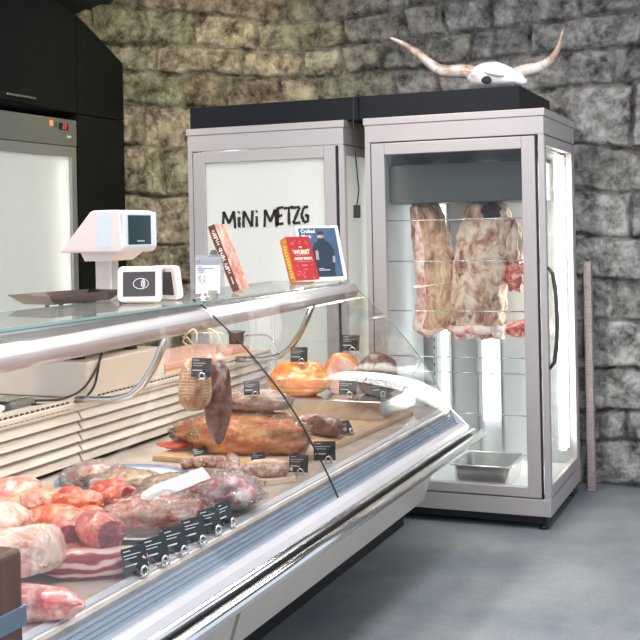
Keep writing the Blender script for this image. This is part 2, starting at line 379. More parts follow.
# ------------------------------------------------------------------ room
WY = 6.6
RX = (-4.0, -2.87, -.95)
ROWS = [(0, 0, 0), (.25, .25, .25), (.45, .45, .43), (.70, .70, .67), (.95, .95, .95), (1.15, 1.2, 1.195), (1.43, 1.45, 1.44),
        (1.77, 1.73, 1.70), (2.10, 2.02, 1.96), (2.39, 2.24, 2.315), (2.61, 2.475, 2.51), (2.80, 2.65, 2.72), (3.04, 2.83, 2.95), (3.28, 3.05, 3.2), (3.6, 3.5, 3.5)]
def rowz(k, x):
    a, b, c = ROWS[k]
    if x < RX[1]: t = (x - RX[0]) / (RX[1] - RX[0]); return a + (b - a) * t
    t = min(1.3, (x - RX[1]) / (RX[2] - RX[1])); return b + (c - b) * t
def stone_wall():
    rng = random.Random(21); joints = []; cols = []; tilt = []
    for k in range(len(ROWS) - 1):
        xs = [-5.2 - rng.random() * .3]
        while xs[-1] < 1.8: xs.append(xs[-1] + rng.choice((.30, .38, .46, .58, .72)) * rng.uniform(.85, 1.15))
        joints.append(xs)
        cc = []; tt = []
        for i in range(len(xs)):
            x = xs[i]; warm = max(0., min(1., (-1.9 - x) / 1.3))  # leftward ochre: part stone and moss tone, part warm lamplight put into the colour
            g = rng.uniform(.7, 1.25)
            grey = Vector((.34, .33, .325)) * g
            och = Vector((.46, .40, .28)) * rng.uniform(.72, 1.2) if rng.random() > .15 else Vector((.34, .34, .22))
            if rng.random() < .18 and warm > .2: och = Vector((.30, .24, .17))
            c = grey.lerp(och, warm * .85 + .04)
            cc.append(c); tt.append((rng.uniform(-.10, .10), rng.uniform(-.12, .12), rng.uniform(-.012, .016)))
        cols.append(cc); tilt.append(tt)
    x0, x1, z0, z1, st = -4.8, .9, -.02, 3.25, .0095
    nx = int((x1 - x0) / st); nz = int((z1 - z0) / st)
    vs = []; vc = []
    for j in range(nz + 1):
        z = z0 + (z1 - z0) * j / nz
        for i in range(nx + 1):
            x = x0 + (x1 - x0) * i / nx
            p = Vector((x, 0, z))
            xw = x + .035 * noise.noise(p * 3.3) + .012 * noise.noise(p * 14)
            zw = z + .030 * noise.noise(p * 3.0 + Vector((9, 0, 0))) + .012 * noise.noise(p * 13 + Vector((0, 5, 0)))
            k = 0
            while k < len(ROWS) - 2 and zw > rowz(k + 1, xw): k += 1
            dz = min(zw - rowz(k, xw), rowz(k + 1, xw) - zw)
            xs = joints[k]; xj = xw + .10 * (zw - rowz(k, xw)) * (1 if k % 2 else -1); q = 0
            while q < len(xs) - 2 and xj > xs[q + 1]: q += 1
            dx = min(xj - xs[q], xs[q + 1] - xj)
            d = max(0., min(dz, dx)); e = min(1., max(0, d - .004) / .016); e = e * e * (3 - 2 * e)
            cx = (xs[q] + xs[q + 1]) / 2; cz = (rowz(k, x) + rowz(k + 1, x)) / 2; tl = tilt[k][q]
            sp = p + Vector((q * 7.7, k * 3.3, 0))
            h = .034 + tl[2] * .8 + tl[0] * (x - cx) * .5 + tl[1] * (z - cz) * .7
            vd = noise.voronoi(Vector((sp.x * 7, sp.z * 9, sp.y + k + q * .37)))[0]
            h += .020 * fbm(sp * 4, 4) + .016 * min(.5, vd[0]) - .012 * max(0, 1 - (vd[1] - vd[0]) * 9) + .010 * fbm(sp * 20, 4)
            y = WY - max(0, e * h) - .004 * noise.noise(p * 30) * (1 - e)
            vs.append((x, y, z))
            c = cols[k][q] * (1 + .25 * noise.noise(sp * 6))
            moss = max(0, min(1, noise.noise(p * 2.3 + Vector((4, 0, 1))) * 2.0)) * max(0., min(1., (-2.1 - x) / .8)) * .55
            c = c.lerp(Vector((.22, .25, .13)), moss * .8)
            mort = Vector((.21, .205, .20)).lerp(Vector((.25, .235, .17)), max(0., min(1., (-2.2 - x) / 1.)))
            vc.append(mort.lerp(c, e))
    fs = []
    for j in range(nz):
        for i in range(nx):
            a = j * (nx + 1) + i; fs.append([a, a + 1, a + nx + 2, a + nx + 1])
    # thickness: rim to a back plane
    me = bpy.data.meshes.new('wall_back'); me.from_pydata(vs, [], fs)
    at = me.color_attributes.new('Col', 'FLOAT_COLOR', 'POINT')
    at.data.foreach_set('color', [c for v in vc for c in (v.x, v.y, v.z, 1)])
    me.polygons.foreach_set('use_smooth', [True] * len(fs)); me.materials.append(M['stone'])
    o = bpy.data.objects.new('wall_back', me); COL.objects.link(o)
    struct(o)
stone_wall()
struct(MB().box(-4.9, 3.2, -1.2, 6.9, -.06, 0).build('floor', M['concrete']))
struct(MB().box(-4.96, -4.78, 3.2, 6.75, 0, 3.4).build('wall_left', M['plaster']))
vault = [(-4.78, 2.97), (-4.5, 3.05), (-4.2, 3.13), (-3.9, 3.22), (-3.5, 3.31), (-3.0, 3.38), (-2.4, 3.42), (3.2, 3.42), (3.2, 3.5), (-4.78, 3.5)]
struct(MB().prism(vault, 'y', 2.2, 6.75).build('ceiling', M['plaster']))

# ------------------------------------------------------------------ left side cupboards and lit fridge
X0 = -4.144
t = thing('tall_cupboard', (X0 - .3, 6.26, 0), 'matt black tall cupboard against the stone wall, sloped at its top right corner', 'cupboard')
MB().prism([(5.98, .08), (6.515, .08), (6.515, 2.66), (6.07, 2.86), (5.98, 2.89)], 'x', X0 - .58, X0 - .02).build('body', M['black'], t)
MB().box(X0 - .019, X0, 5.983, 6.515, .10, 2.272, .002).build('door', M['black'], t)
MB().prism([(5.983, 2.280), (6.515, 2.280), (6.515, 2.667), (6.08, 2.870), (5.983, 2.905)], 'x', X0 - .019, X0).build('upper_panel', M['black'], t)
MB().box(X0 - .5, X0 - .04, 5.99, 6.52, 0, .08).build('plinth', M['black'], t)
t = thing('wall_cupboard', (X0 - .3, 5.4, 2.27), 'matt black overhead cupboard with slim steel pull above the lit fridge', 'cupboard')
MB().box(X0 - .58, X0 - .02, 4.6, 5.975, 2.285, 2.80).prism([(4.6, 2.8), (5.975, 2.8), (5.975, 2.89), (5.7, 2.93), (4.6, 2.93)], 'x', X0 - .58, X0 - .02).build('body', M['black'], t)
d_ = MB().prism([(5.0, 2.305), (5.972, 2.280), (5.972, 2.906), (5.8, 2.95), (5.0, 2.97)], 'x', X0 - .019, X0).build('door', M['black'], t)
MB().box(X0, X0 + .018, 5.263, 5.533, 2.322, 2.336, .003).build('handle', M['steel'], d_)

FY0, FY1 = 4.66, 5.965
t = thing('wall_fridge', (X0 - .3, 5.3, 0), 'lit glass fronted fridge with grey header and red display under black cupboard', 'fridge')
MB().box(X0 - .6, X0 - .05, FY0, FY1, .0, .22).box(X0 - .6, X0 - .57, FY0, FY1, .22, 2.22).box(X0 - .6, X0 - .05, FY1 - .03, FY1, .22, 2.22) \
    .box(X0 - .6, X0 - .05, FY0, FY0 + .03, .22, 2.22).box(X0 - .6, X0 - .05, FY0, FY1, 2.10, 2.22).build('body', M['white_enamel'], t)
h = MB().box(X0 - .05, X0, FY0, FY1, 2.066, 2.232, .004).build('header_panel', pbr('grey_green_panel', (.24, .25, .22), .4, .3), t)
MB().box(X0, X0 + .004, 5.685, 5.712, 2.180, 2.212, .001).build('indicator_button', M['led_red'], h)['label'] = 'orange lit button'
MB().box(X0, X0 + .004, 5.730, 5.758, 2.176, 2.206, .001).build('indicator_button', M['led_green'], h)['label'] = 'green button'
dd = MB().box(X0, X0 + .004, 5.775, 5.870, 2.162, 2.205, .001).build('display', M['cardblack'], h)
b = MB()
for yy in (5.812, 5.836):
    for (a0, a1, c0, c1) in ((0, .014, .034, .037), (0, .014, .019, .022), (0, .014, .004, .007), (.012, .015, .02, .036), (0, .003, .005, .02)):
        b.box(X0 + .004, X0 + .0055, yy + a0, yy + a1, 2.164 + c0, 2.164 + c1)
b.build('digits', M['led_digit'], dd)
MB().box(X0, X0 + .003, 5.86, 5.90, 2.115, 2.130).build('badge', M['whiteprint'], h)
dr = MB().box(X0 - .05, X0 - .005, FY0, FY1, 2.00, 2.062, .003).box(X0 - .05, X0 - .005, FY0, FY1, .24, .32, .003) \
    .box(X0 - .05, X0 - .005, FY1 - .055, FY1, .32, 2.00, .003).box(X0 - .05, X0 - .005, FY0, FY0 + .055, .32, 2.00, .003).build('door_frame', pbr('grey_door_frame', (.36, .37, .34), .4, .4), t)
MB().box(X0 - .034, X0 - .026, FY0 + .05, FY1 - .05, .31, 2.01).build('door_glass', M['milky'], t)
MB().tube([(X0 - .12, FY1 - .12, .3), (X0 - .12, FY1 - .12, 1.98)], .018).build('lamp_tube', M['tubelight'], t)
MB().tube([(X0 - .12, FY0 + .12, .3), (X0 - .12, FY0 + .12, 1.98)], .018).build('lamp_tube', M['tubelight_warm'], t)

# ------------------------------------------------------------------ display cases
CF, CB = 5.477, 6.33
def case(x0, x1, label, milky, name):
    t = thing(name, ((x0 + x1) / 2, (CF + CB) / 2, 0), label, 'cabinet', None)
    MB().box(x0, x1, CF, CB, .072, .158, .004).build('base', M['alu'], t)
    MB().box(x0, x1, CF, CB, 1.955, 2.045, .003).box(x0 - .006, x1 + .006, CF - .006, CB, 2.045, 2.082, .003).build('header', M['alu'], t)
    bx0, bx1 = (x0 - .002, -2.062) if milky else (x0 - .042, x1 - .125)
    MB().box(bx0, bx1, CF + .04, CB - .03, 2.082, 2.205, .002).build('top_cover', M['blackmetal'], t)
    # corner posts
    for (px, py) in ((x0, CF), (x1 - .03, CF), (x0, CB - .03), (x1 - .03, CB - .03)):
        MB().box(px, px + .03, py, py + .03, .158, 1.955, .002).build('post', M['alu'], t)
    # front door
    dx0, dx1 = x0 + .036, x1 - .045
    f = MB()
    yA, yB = CF - .006, CF + .034
    gx0, gx1, gz0, gz1 = x0 + .108, x1 - .112, .214, 1.888
    f.box(dx0, gx0, yA, yB, .166, 1.948, .003).box(gx1, dx1, yA, yB, .166, 1.948, .003)
    f.box(gx0, gx1, yA, yB, .166, gz0, .003).box(gx0, gx1, yA, yB, gz1, 1.948, .003)
    f.build('door_frame', M['alu'], t)
    MB().box(dx1 + .001, dx1 + .009, CF + .002, CF + .02, .16, 1.95).box(dx0 - .008, dx0 - .001, CF + .002, CF + .02, .16, 1.95).box(x1 - .001, x1 + .001, CF, CB, 1.948, 1.955).build('door_seal', M['seam'], t)
    MB().box(gx0 - .006, gx1 + .006, CF + .012, CF + .018, gz0 - .006, gz1 + .006).build('front_glass', M['milky'] if milky else M['glass_case'], t)
    # side doors / panes (right side with door frame)
    for sx, sgn in ((x1, 1), (x0, -1)):
        g = MB(); a, c = (sx - .03, sx + .002) if sgn > 0 else (sx - .002, sx + .03)
        g.box(a, c, CF + .006, CF + .036, .20, 1.95, .002).box(a, c, CB - .10, CB - .03, .20, 1.95, .002)
        g.box(a, c, CF + .036, CB - .10, .166, .222, .002).box(a, c, CF + .036, CB - .10, 1.90, 1.95, .002)
        g.build('side_frame', M['alu'], t)
        q = MB().box(sx - .014, sx - .008, CF + .03, CB - .095, .215, 1.905) if sgn > 0 else MB().box(sx + .008, sx + .014, CF + .03, CB - .095, .215, 1.905)
        q.build('side_glass', M['glass_case'] if not milky else M['milky'], t)
    MB().box(x0 + .02, x1 - .02, CF + .05, CB - .04, .158, .175).build('floor_pan', M['floorpan'], t)
    for (fx, fy) in ((x0 + .05, CF + .06), (x1 - .05, CF + .06), (x0 + .05, CB - .06), (x1 - .05, CB - .06)):
        MB().lathe([(.022, 0), (.022, .012), (.012, .016), (.012, .072)], (fx, fy, 0), 14).build('foot', M['seam'], t)
    MB().box(x0 + .03, x1 - .03, CF + .04, CB - .06, .030, .072).build('base_frame', M['seam'], t)
    return t
tl = case(-3.072, -2.137, 'silver display cabinet with milky white door and black brush lettering', True, 'display_cabinet')
tr = case(-2.018, -1.083, 'silver glass display cabinet with two hanging beef sides under the longhorn skull', False, 'display_cabinet')
# milky cabinet lights + back
MB().box(-3.05, -2.16, CB - .03, CB - .01, .16, 1.955).build('back_panel', M['white_enamel'], tl)
for x in (-3.0, -2.21): MB().tube([(x, CF + .40, .25), (x, CF + .40, 1.85)], .014).build('lamp_tube', M['tubelight_warm'], tl)
# brush letters on the milky door
def brush(letter, x, z, w, h, mb, rng):
    def st(a, b, wd):
        ax, az = x + a[0] * w, z + a[1] * h; bx_, bz = x + b[0] * w, z + b[1] * h
        d = Vector((bx_ - ax, 0, bz - az)); L = d.length; d.normalize(); n_ = Vector((-d.z, 0, d.x))
        P = []
        for k in range(6):
            tt = k / 5; c = Vector((ax, 0, az)) + d * L * tt; ww = wd * rng.uniform(.78, 1.2) * .5
            P.append((c + n_ * ww, c - n_ * ww * rng.uniform(.8, 1.2)))
        poly = [(p[0].x, p[0].z) for p in P] + [(p[1].x, p[1].z) for p in reversed(P)]
        mb.prism(poly, 'y', CF + .0055, CF + .0085)
    S_ = {'M': [((0, 0), (.08, 1)), ((.08, .98), (.5, .3)), ((.5, .3), (.9, 1)), ((.9, 1), (1, 0))],
          'i': [((.5, 0), (.5, .62)), ((.42, .86), (.6, .92))], 'N': [((0, 0), (.08, .95)), ((.08, .95), (.85, .05)), ((.85, .05), (.95, .98))],
          'E': [((.1, 0), (.15, 1)), ((.15, .95), (.9, 1)), ((.12, .5), (.75, .55)), ((.1, .05), (.9, .08))],
          'T': [((.5, 0), (.5, .95)), ((0, .92), (1, 1))], 'Z': [((.05, .92), (.95, .97)), ((.95, .95), (.05, .06)), ((.05, .06), (1, .08))],
          'G': [((.9, .95), (.35, .9)), ((.35, .9), (.08, .5)), ((.08, .5), (.35, .08)), ((.35, .08), (.85, .12)), ((.85, .1), (.85, .5)), ((.85, .48), (.5, .45))]}
    for a, b_ in S_[letter]: st(a, b_, .0155 if letter != 'i' or a[1] < .5 else .015)
rng = random.Random(3); mb = MB()
for L, x, w, dz in (('M', -2.862, .095, 0), ('i', -2.763, .05, .004), ('N', -2.705, .075, .004), ('i', -2.628, .05, .006), ('M', -2.545, .09, .004), ('E', -2.453, .055, .014), ('T', -2.400, .075, .014), ('Z', -2.335, .055, .016), ('G', -2.275, .06, .018)):
    brush(L, -2.862 + (x + 2.862) * .80, 1.523 + dz, w * .80, .095, mb, rng)
mb.build('lettering', M['brown_ink'], tl)

# clear cabinet interior
MB().box(-1.985, -1.90, CB - .05, CB - .03, .175, 1.95).box(-1.80, -1.62, CB - .045, CB - .03, .175, 1.95).box(-1.50, -1.115, CB - .05, CB - .03, .175, 1.95).build('back_panel', M['backsteel'], tr)
MB().box(-1.90, -1.80, CB - .05, CB - .04, .175, 1.95).box(-1.62, -1.50, CB - .05, CB - .04, .175, 1.95).build('back_light_panel', pbr('white_back_panel', (.62, .65, .66), .3), tr)
for x, r_ in ((-1.595, .018), (-1.535, .018), (-1.84, .014)): MB().tube([(x, CB - .075, .40), (x, CB - .075, 1.80)], r_).build('lamp_tube', M['tubelight_soft'], tr)
for x in (-1.895, -1.80, -1.64, -1.50):
    b = MB().box(x - .006, x + .006, CB - .085, CB - .052, .18, 1.95)
    b.build('upright', M['steel'], tr)
b = MB()
for k in range(32):
    b.box(-1.895 - .003, -1.895 + .003, CB - .0865, CB - .084, .25 + k * .05, .268 + k * .05)
b.build('slot_row', M['slot'], tr)
e = MB().box(-1.955, -1.165, CF + .20, CB - .09, 1.637, 1.842, .004).build('evaporator_box', M['panelgrey'], tr)
MB().prism([(CF + .05, 1.925), (CB - .09, 1.868), (CB - .09, 1.88), (CF + .05, 1.937)], 'x', -1.98, -1.12).build('ceiling_liner', M['foil'], tr)
MB().tube([(-1.96, CF + .075, .25), (-1.96, CF + .075, 1.9)], .012).build('lamp_tube', M['tubelight'], tr)
for yy, r_ in ((CB - .30, .014), (CB - .22, .014)): MB().tube([(-1.118, yy, .30), (-1.118, yy, 1.88)], r_).build('lamp_tube', M['tubelight_bright'], tr)
for z in (1.546, 1.331, 1.070, .831, .753, .541):
    MB().tube([(-1.96, CF + .143, z), (-1.14, CF + .143, z)], .0032, 6).build('wire_rail', M['steel'], tr)
MB().box(-1.97, -1.955, CF + .06, CB - .1, .18, 1.95).build('side_channel', M['backsteel'], tr)
MB().tube([(-1.85, 5.88, 1.655), (-1.25, 5.88, 1.655)], .010).build('hanging_rail', M['steel'], tr)
b = MB()
for k in range(7): b.tube([(-1.55 + k * .065, CF + .2, .885), (-1.55 + k * .065, CB - .1, .885)], .003, 6)
b.tube([(-1.56, CF + .2, .885), (-1.15, CF + .2, .885)], .004, 6).tube([(-1.56, CB - .1, .885), (-1.15, CB - .1, .885)], .004, 6)
b.build('wire_shelf', M['steel'], tr)
MB().tube([(-1.081, CF + .018, 1.30), (-1.058, CF + .02, 1.27), (-1.042, CF + .02, 1.17), (-1.038, CF + .02, 1.05), (-1.042, CF + .02, .93), (-1.058, CF + .02, .83), (-1.081, CF + .018, .80)], [.008, .009, .0105, .011, .0105, .009, .008], 12).build('handle', M['bronze'], tr)
MB().lathe([(.014, 0), (.014, .012), (.008, .02)], (0, 0, 0), 16).build('lock', M['skull_gold'], tr)
lk = tr.children[-1]; lk.data.transform(Matrix.Rotation(PI / 2, 4, 'Y')); lk.location = Vector((-1.078, 6.16, 2.03)) - tr.location
MB().box(-1.0825, -1.0815, CF + .02, CF + .028, 2.02, 2.028).build('badge', M['whiteprint'], tr)

# steel tray and its liner in the case
t = thing('steel_tray', (-1.46, 5.74, .175), 'stainless gastronorm tray on the white floor of the glass cabinet', 'tray')
b = MB(); X1, X2, Y1, Y2 = -1.625, -1.295, 5.56, 5.93; zt = .285
def ring(x1, x2, y1, y2, z, r, n=5):
    P = []
    for cx, cy, a0 in ((x2 - r, y2 - r, 0), (x1 + r, y2 - r, 90), (x1 + r, y1 + r, 180), (x2 - r, y1 + r, 270)):
        for k in range(n): a = math.radians(a0 + 90 * k / (n - 1)); P.append((cx + r * math.cos(a), cy + r * math.sin(a), z))
    return P
rings = [ring(X1, X2, Y1, Y2, zt, .03), ring(X1 + .02, X2 - .02, Y1 + .02, Y2 - .02, zt, .025), ring(X1 + .03, X2 - .03, Y1 + .03, Y2 - .03, .182, .02)]
vs = [p for r in rings for p in r]; n = 20; fs = [[i * n + k, i * n + (k + 1) % n, (i + 1) * n + (k + 1) % n, (i + 1) * n + k] for i in range(2) for k in range(n)] + [[2 * n + k for k in range(n)]]
b.add(vs, fs); o = b.build('pan', M['steel'], t); o.modifiers.new('s', 'SOLIDIFY').thickness = .004
b = MB(); rr = rings[0]; b.tube([Vector(p) for p in rr] + [Vector(rr[0])], .005, 6); b.build('rim', M['chrome'], t)

# ------------------------------------------------------------------ hanging beef sides
def hanging(name, prof, Yc, depth, mats, label, seed, matf):
    """prof rows: (z, xl, xr); closed organic slab lofted down the rows"""
    vs = []; fs = []; mi = []; n = 40; rows = []
    Z0, Z1 = prof[0][0], prof[-1][0]; NR = 70
    for j in range(NR + 1):
        z = Z0 + (Z1 - Z0) * j / NR
        for k in range(len(prof) - 1):
            if prof[k][0] >= z >= prof[k + 1][0] - 1e-9: break
        a, b_ = prof[k], prof[k + 1]; t_ = (a[0] - z) / (a[0] - b_[0]); t_ = t_ * t_ * (3 - 2 * t_)
        xl = a[1] + (b_[1] - a[1]) * t_; xr = a[2] + (b_[2] - a[2]) * t_
        end = min(1, min(j, NR - j) / 3.); end = .35 + .65 * math.sqrt(end)
        for i in range(n):
            ph = 2 * PI * i / n; cx = (xl + xr) / 2; hw = (xr - xl) / 2
            c = math.copysign(abs(math.cos(ph)) ** .8, math.cos(ph)); s_ = math.copysign(abs(math.sin(ph)) ** .8, math.sin(ph))
            p = Vector((c * 2, s_ * 2, z * 6 + seed))
            k2 = 1 + .14 * fbm(p * .8, 4) + .10 * fbm(p * 2.6, 3)
            zz = z + .016 * noise.noise(Vector((c * 3, s_ * 3, seed + z * 3))) * (1 if j in (0, NR) else 1)
            vs.append((cx + c * hw * k2 * (end if abs(c) > .0 else 1), Yc + s_ * depth * k2 * end, zz))
    for j in range(NR):
        for i in range(n):
            f = [j * n + i, j * n + (i + 1) % n, (j + 1) * n + (i + 1) % n, (j + 1) * n + i]; fs.append(f)
            mi.append(matf(i / n, j / NR, vs[f[0]]))
    fs.append(list(range(n))[::-1]); mi.append(0); fs.append([NR * n + i for i in range(n)]); mi.append(len(mats) - 1)
    b = MB(); b.v = vs; b.f = fs; b.m = mi; b.sm = [True] * len(fs)
    xt = (prof[0][1] + prof[0][2]) / 2
    t = thing(name, (xt, Yc, prof[0][0]), label, 'meat', 'beef sides hanging in the glass cabinet')
    b.build('meat', mats, t)
    MB().tube([(xt, Yc, Z0 - .05), (xt, Yc, Z0 + .0), (xt, Yc - .012, Z0 + .006)], .004, 8).build('hook', M['steel'], t)
    return t
def mA(u, v, p):  # rib-coloured strip on the left edge
    return 1 if (.29 + .03 * math.sin(v * 40) < u < .72) or v > .94 and u > .3 else 0
hanging('hanging_beef', [(1.650, -1.905, -1.745), (1.55, -1.902, -1.715), (1.45, -1.893, -1.690), (1.30, -1.885, -1.672), (1.15, -1.875, -1.668), (1.05, -1.880, -1.672), (.97, -1.895, -1.70), (.915, -1.875, -1.76)],
        5.88, .085, [M['beefA'], M['beefrib']], 'narrow tan beef side with pink rib edge hanging left in the glass cabinet', 3, mA)
def mB(u, v, p): return 1 if v > .90 or (.40 < u < .58 and v > .2) else 0
tb = hanging('hanging_beef', [(1.650, -1.57, -1.375), (1.57, -1.60, -1.345), (1.45, -1.635, -1.325), (1.30, -1.665, -1.365), (1.15, -1.680, -1.385), (1.02, -1.690, -1.39), (.95, -1.70, -1.385), (.915, -1.66, -1.42)],
        5.90, .10, [M['beefB'], M['beefrib']], 'broad cream-coloured beef side with dark spots hanging right in the glass cabinet', 11, mB)
place(blob(.055, .055, .045, .3, 3, 4, fine=.08), 'kidney_knob', M['hole'], (-1.435, 5.815, 1.585), parent=tb)
place(blob(.05, .05, .085, .3, 3, 9, fine=.08), 'flank_flap', M['beefred'], (-1.325, 5.87, 1.245), parent=tb)
place(blob(.05, .06, .13, .3, 3, 12, fine=.06), 'flank_flap', M['beefB'], (-1.325, 5.88, 1.40), parent=tb)
for k, (x, w) in enumerate(((-1.64, .045), (-1.57, .05), (-1.49, .045), (-1.43, .04))):
    place(blob(w, .06, .035, .35, 3, 20 + k, nu=26, nv=16, fine=.1), 'ragged_end', M['beefred'] if k % 2 == 0 else M['beefrib'], (x, 5.88, .935), parent=tb)
o = place(blob(.13, .10, .05, .25, 3, 31), 'beef_joint', M['beefred'], (-1.30, 6.05, .95)); rest(o, .890)
tag(o, 'dark beef joint lying on the wire shelf behind the hanging sides', 'meat')

# ------------------------------------------------------------------ skull on top
t = thing('cow_skull', (-1.45, 5.98, 2.206), 'bleached longhorn skull with two curved horns lying on the black cabinet top', 'skull')
b = blob(.165, .10, .076, .10, 2.2, 5, nu=48, nv=36, taper=.22, fine=.015)
b2 = []
for (x, y, z) in b.v:
    if x > .02: z -= (x - .02) * .28
    b2.append((x, y, z + .070))
b.v = b2
sk = place(b, 'cranium', M['bone'], (-1.455, 5.98, 2.205), rz=math.radians(-8), parent=t)
place(blob(.028, .012, .022, .1, 2, 2, nu=20, nv=14), 'eye_socket', M['hole'], (-1.485, 5.882, 2.240), parent=t)
place(blob(.06, .03, .02, .15, 2, 3, nu=24, nv=14), 'brow', M['bone'], (-1.45, 5.89, 2.278), ry=.3, parent=t)
place(blob(.05, .045, .028, .12, 2, 8, nu=24, nv=14), 'snout', M['bone'], (-1.33, 5.95, 2.235), ry=.3, rz=-.1, parent=t)
def horn(pts, r0, r1, name):
    P = [Vector(p) for p in pts]; Q = []
    for i in range(len(P) - 1):
        p0 = P[max(i - 1, 0)]; p1 = P[i]; p2 = P[i + 1]; p3 = P[min(i + 2, len(P) - 1)]
        for k in range(6):
            s_ = k / 6; Q.append(.5 * ((2 * p1) + (p2 - p0) * s_ + (2 * p0 - 5 * p1 + 4 * p2 - p3) * s_ ** 2 + (3 * p1 - p0 - 3 * p2 + p3) * s_ ** 3))
    Q.append(P[-1]); n_ = len(Q)
    return MB().tube(Q, [max(.004, r0 + (r1 - r0) * (i / (n_ - 1)) ** 1.25) + (.0015 * math.sin(i * 2.2) if i < n_ * .4 else 0) for i in range(n_)], 14)
horn([(-1.57, 6.0, 2.295), (-1.65, 6.0, 2.315), (-1.76, 6.0, 2.325), (-1.84, 6.0, 2.375), (-1.91, 6.0, 2.44), (-1.99, 6.0, 2.495), (-2.065, 6.0, 2.535)], .042, .007, 'h').build('horn', M['horn'], t)
horn([(-1.35, 6.0, 2.28), (-1.29, 6.0, 2.295), (-1.23, 6.0, 2.305), (-1.165, 6.0, 2.34), (-1.12, 6.0, 2.40), (-1.09, 6.0, 2.50)], .038, .006, 'h').build('horn', M['horn'], t)
t.location = (-1.345, 5.63, 2.213); t.scale = (.94, .94, .94)

# cable between the cabinets
t = thing('power_cable', (-2.06, 5.43, 1.57), 'thin black cable hanging with its plug between the two silver cabinets', 'cable')
MB().tube([(-2.068, 5.60, 2.212), (-2.066, 5.512, 2.212), (-2.066, 5.455, 2.19), (-2.068, 5.45, 2.08), (-2.066, 5.45, 1.97), (-2.055, 5.45, 1.84), (-2.045, 5.45, 1.71), (-2.052, 5.45, 1.66), (-2.058, 5.45, 1.63)], .0036, 8).build('cord', M['cable'], t)
MB().box(-2.076, -2.040, 5.440, 5.460, 1.565, 1.632, .005).build('plug', M['plug'], t)

# plank by the wall
o = MB().box(-1.055, -1.012, 6.38, 6.43, .002, 1.30, .004).build('timber_plank', M['oldwood'], None, (-1.03, 6.40, 0))
tag(o, 'weathered pale timber plank standing upright between glass cabinet and stone wall', 'plank')

# ------------------------------------------------------------------ serve-over counter
YN, YF = 1.50, 4.93
t = thing('display_counter', (-2.0, 3.2, 0), 'long silver and glass meat display counter filled with cuts', 'counter')
MB().box(-2.70, -1.812, YN, 5.38, 0, .25).build('kick_plate', M['seam'], t)
for a, c in ((YN, 2.955), (2.985, YF)):
    MB().prism([(-1.62, .25), (-1.56, .25), (-1.50, .44), (-1.36, .52), (-1.36, .555), (-1.62, .555)], 'y', a, c).build('lower_panel', M['beige'], t)
MB().box(-2.76, -1.815, YN, YF, .25, .64).build('body', M['beige'], t)
MB().box(-2.345, -1.425, YN, YF, .645, .68, .002).build('deck', M['deck'], t)
# front profile with ribs
b = MB().prism([(-1.80, .555), (-1.402, .555), (-1.398, .606), (-1.400, .616), (-1.408, .617), (-1.4085, .628), (-1.413, .6285), (-1.4135, .640), (-1.419, .6405), (-1.4195, .652), (-1.426, .653), (-1.4265, .664), (-1.432, .665), (-1.434, .684), (-1.462, .684), (-1.462, .645), (-1.80, .645)], 'y', YN, YF)
b.build('front_profile', M['profile'], t)
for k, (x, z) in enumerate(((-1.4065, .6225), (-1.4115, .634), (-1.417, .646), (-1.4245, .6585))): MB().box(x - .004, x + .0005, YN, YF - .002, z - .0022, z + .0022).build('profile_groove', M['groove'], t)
pts = [(-1.40, .560), (-1.372, .545), (-1.345, .552), (-1.333, .568), (-1.336, .592), (-1.352, .608), (-1.374, .615), (-1.386, .612), (-1.386, .604), (-1.40, .600)]
o = MB().prism(pts, 'y', YN, YF).build('glass_channel', M['alu_light'], t)
m_ = o.modifiers.new('b', 'BEVEL'); m_.width = .008; m_.segments = 3; m_.limit_method = 'ANGLE'
MB().tube([(-1.322, YN, .590), (-1.322, YF, .590)], .011, 14).build('bumper_rail', M['chrome'], t)
MB().box(-1.335, -1.285, YN, YF - .02, .545, .570, .004).build('bumper_backing', pbr('dark_groove', (.06, .06, .065), .4, .5), t)
MB().tube([(-1.278, YN, .572), (-1.278, YF, .572)], .0185, 18).build('bumper_rail', M['chrome'], t)
# rear louvre slats, two bays
for a, c in ((YN, 3.335), (3.345, YF)):
    for k in range(5):
        z = .695 + k * .0375
        MB().prism([(-2.330, z), (-2.322, z + .002), (-2.342, z + .0325), (-2.352, z + .0325)], 'y', a, c).build('louvre_slat', M['beige'], t)
MB().box(-2.36, -2.345, YN, YF, .68, .88).build('louvre_backing', M['slot'], t)
MB().prism([(-2.36, .878), (-2.332, .878), (-2.322, .885), (-2.322, .930), (-2.36, .930)], 'y', YN, YF).build('vent_strip', M['beige'], t)
b = MB(); y = 1.9
while y < YF - .05:
    if not (3.27 < y < 3.42):
        b.box(-2.324, -2.3212, y, y + .019, .893, .899); b.box(-2.324, -2.3212, y + .01, y + .029, .904, .910); b.box(-2.324, -2.3212, y, y + .019, .915, .921)
    y += .028
b.build('vent_slots', M['slot'], t)
MB().box(-2.95, -2.318, YN, YF, .895, .912, .003).build('work_top', M['beige'], t)
MB().box(-2.93, -2.37, YN, YF, .64, .895).build('rear_body', M['beige'], t)
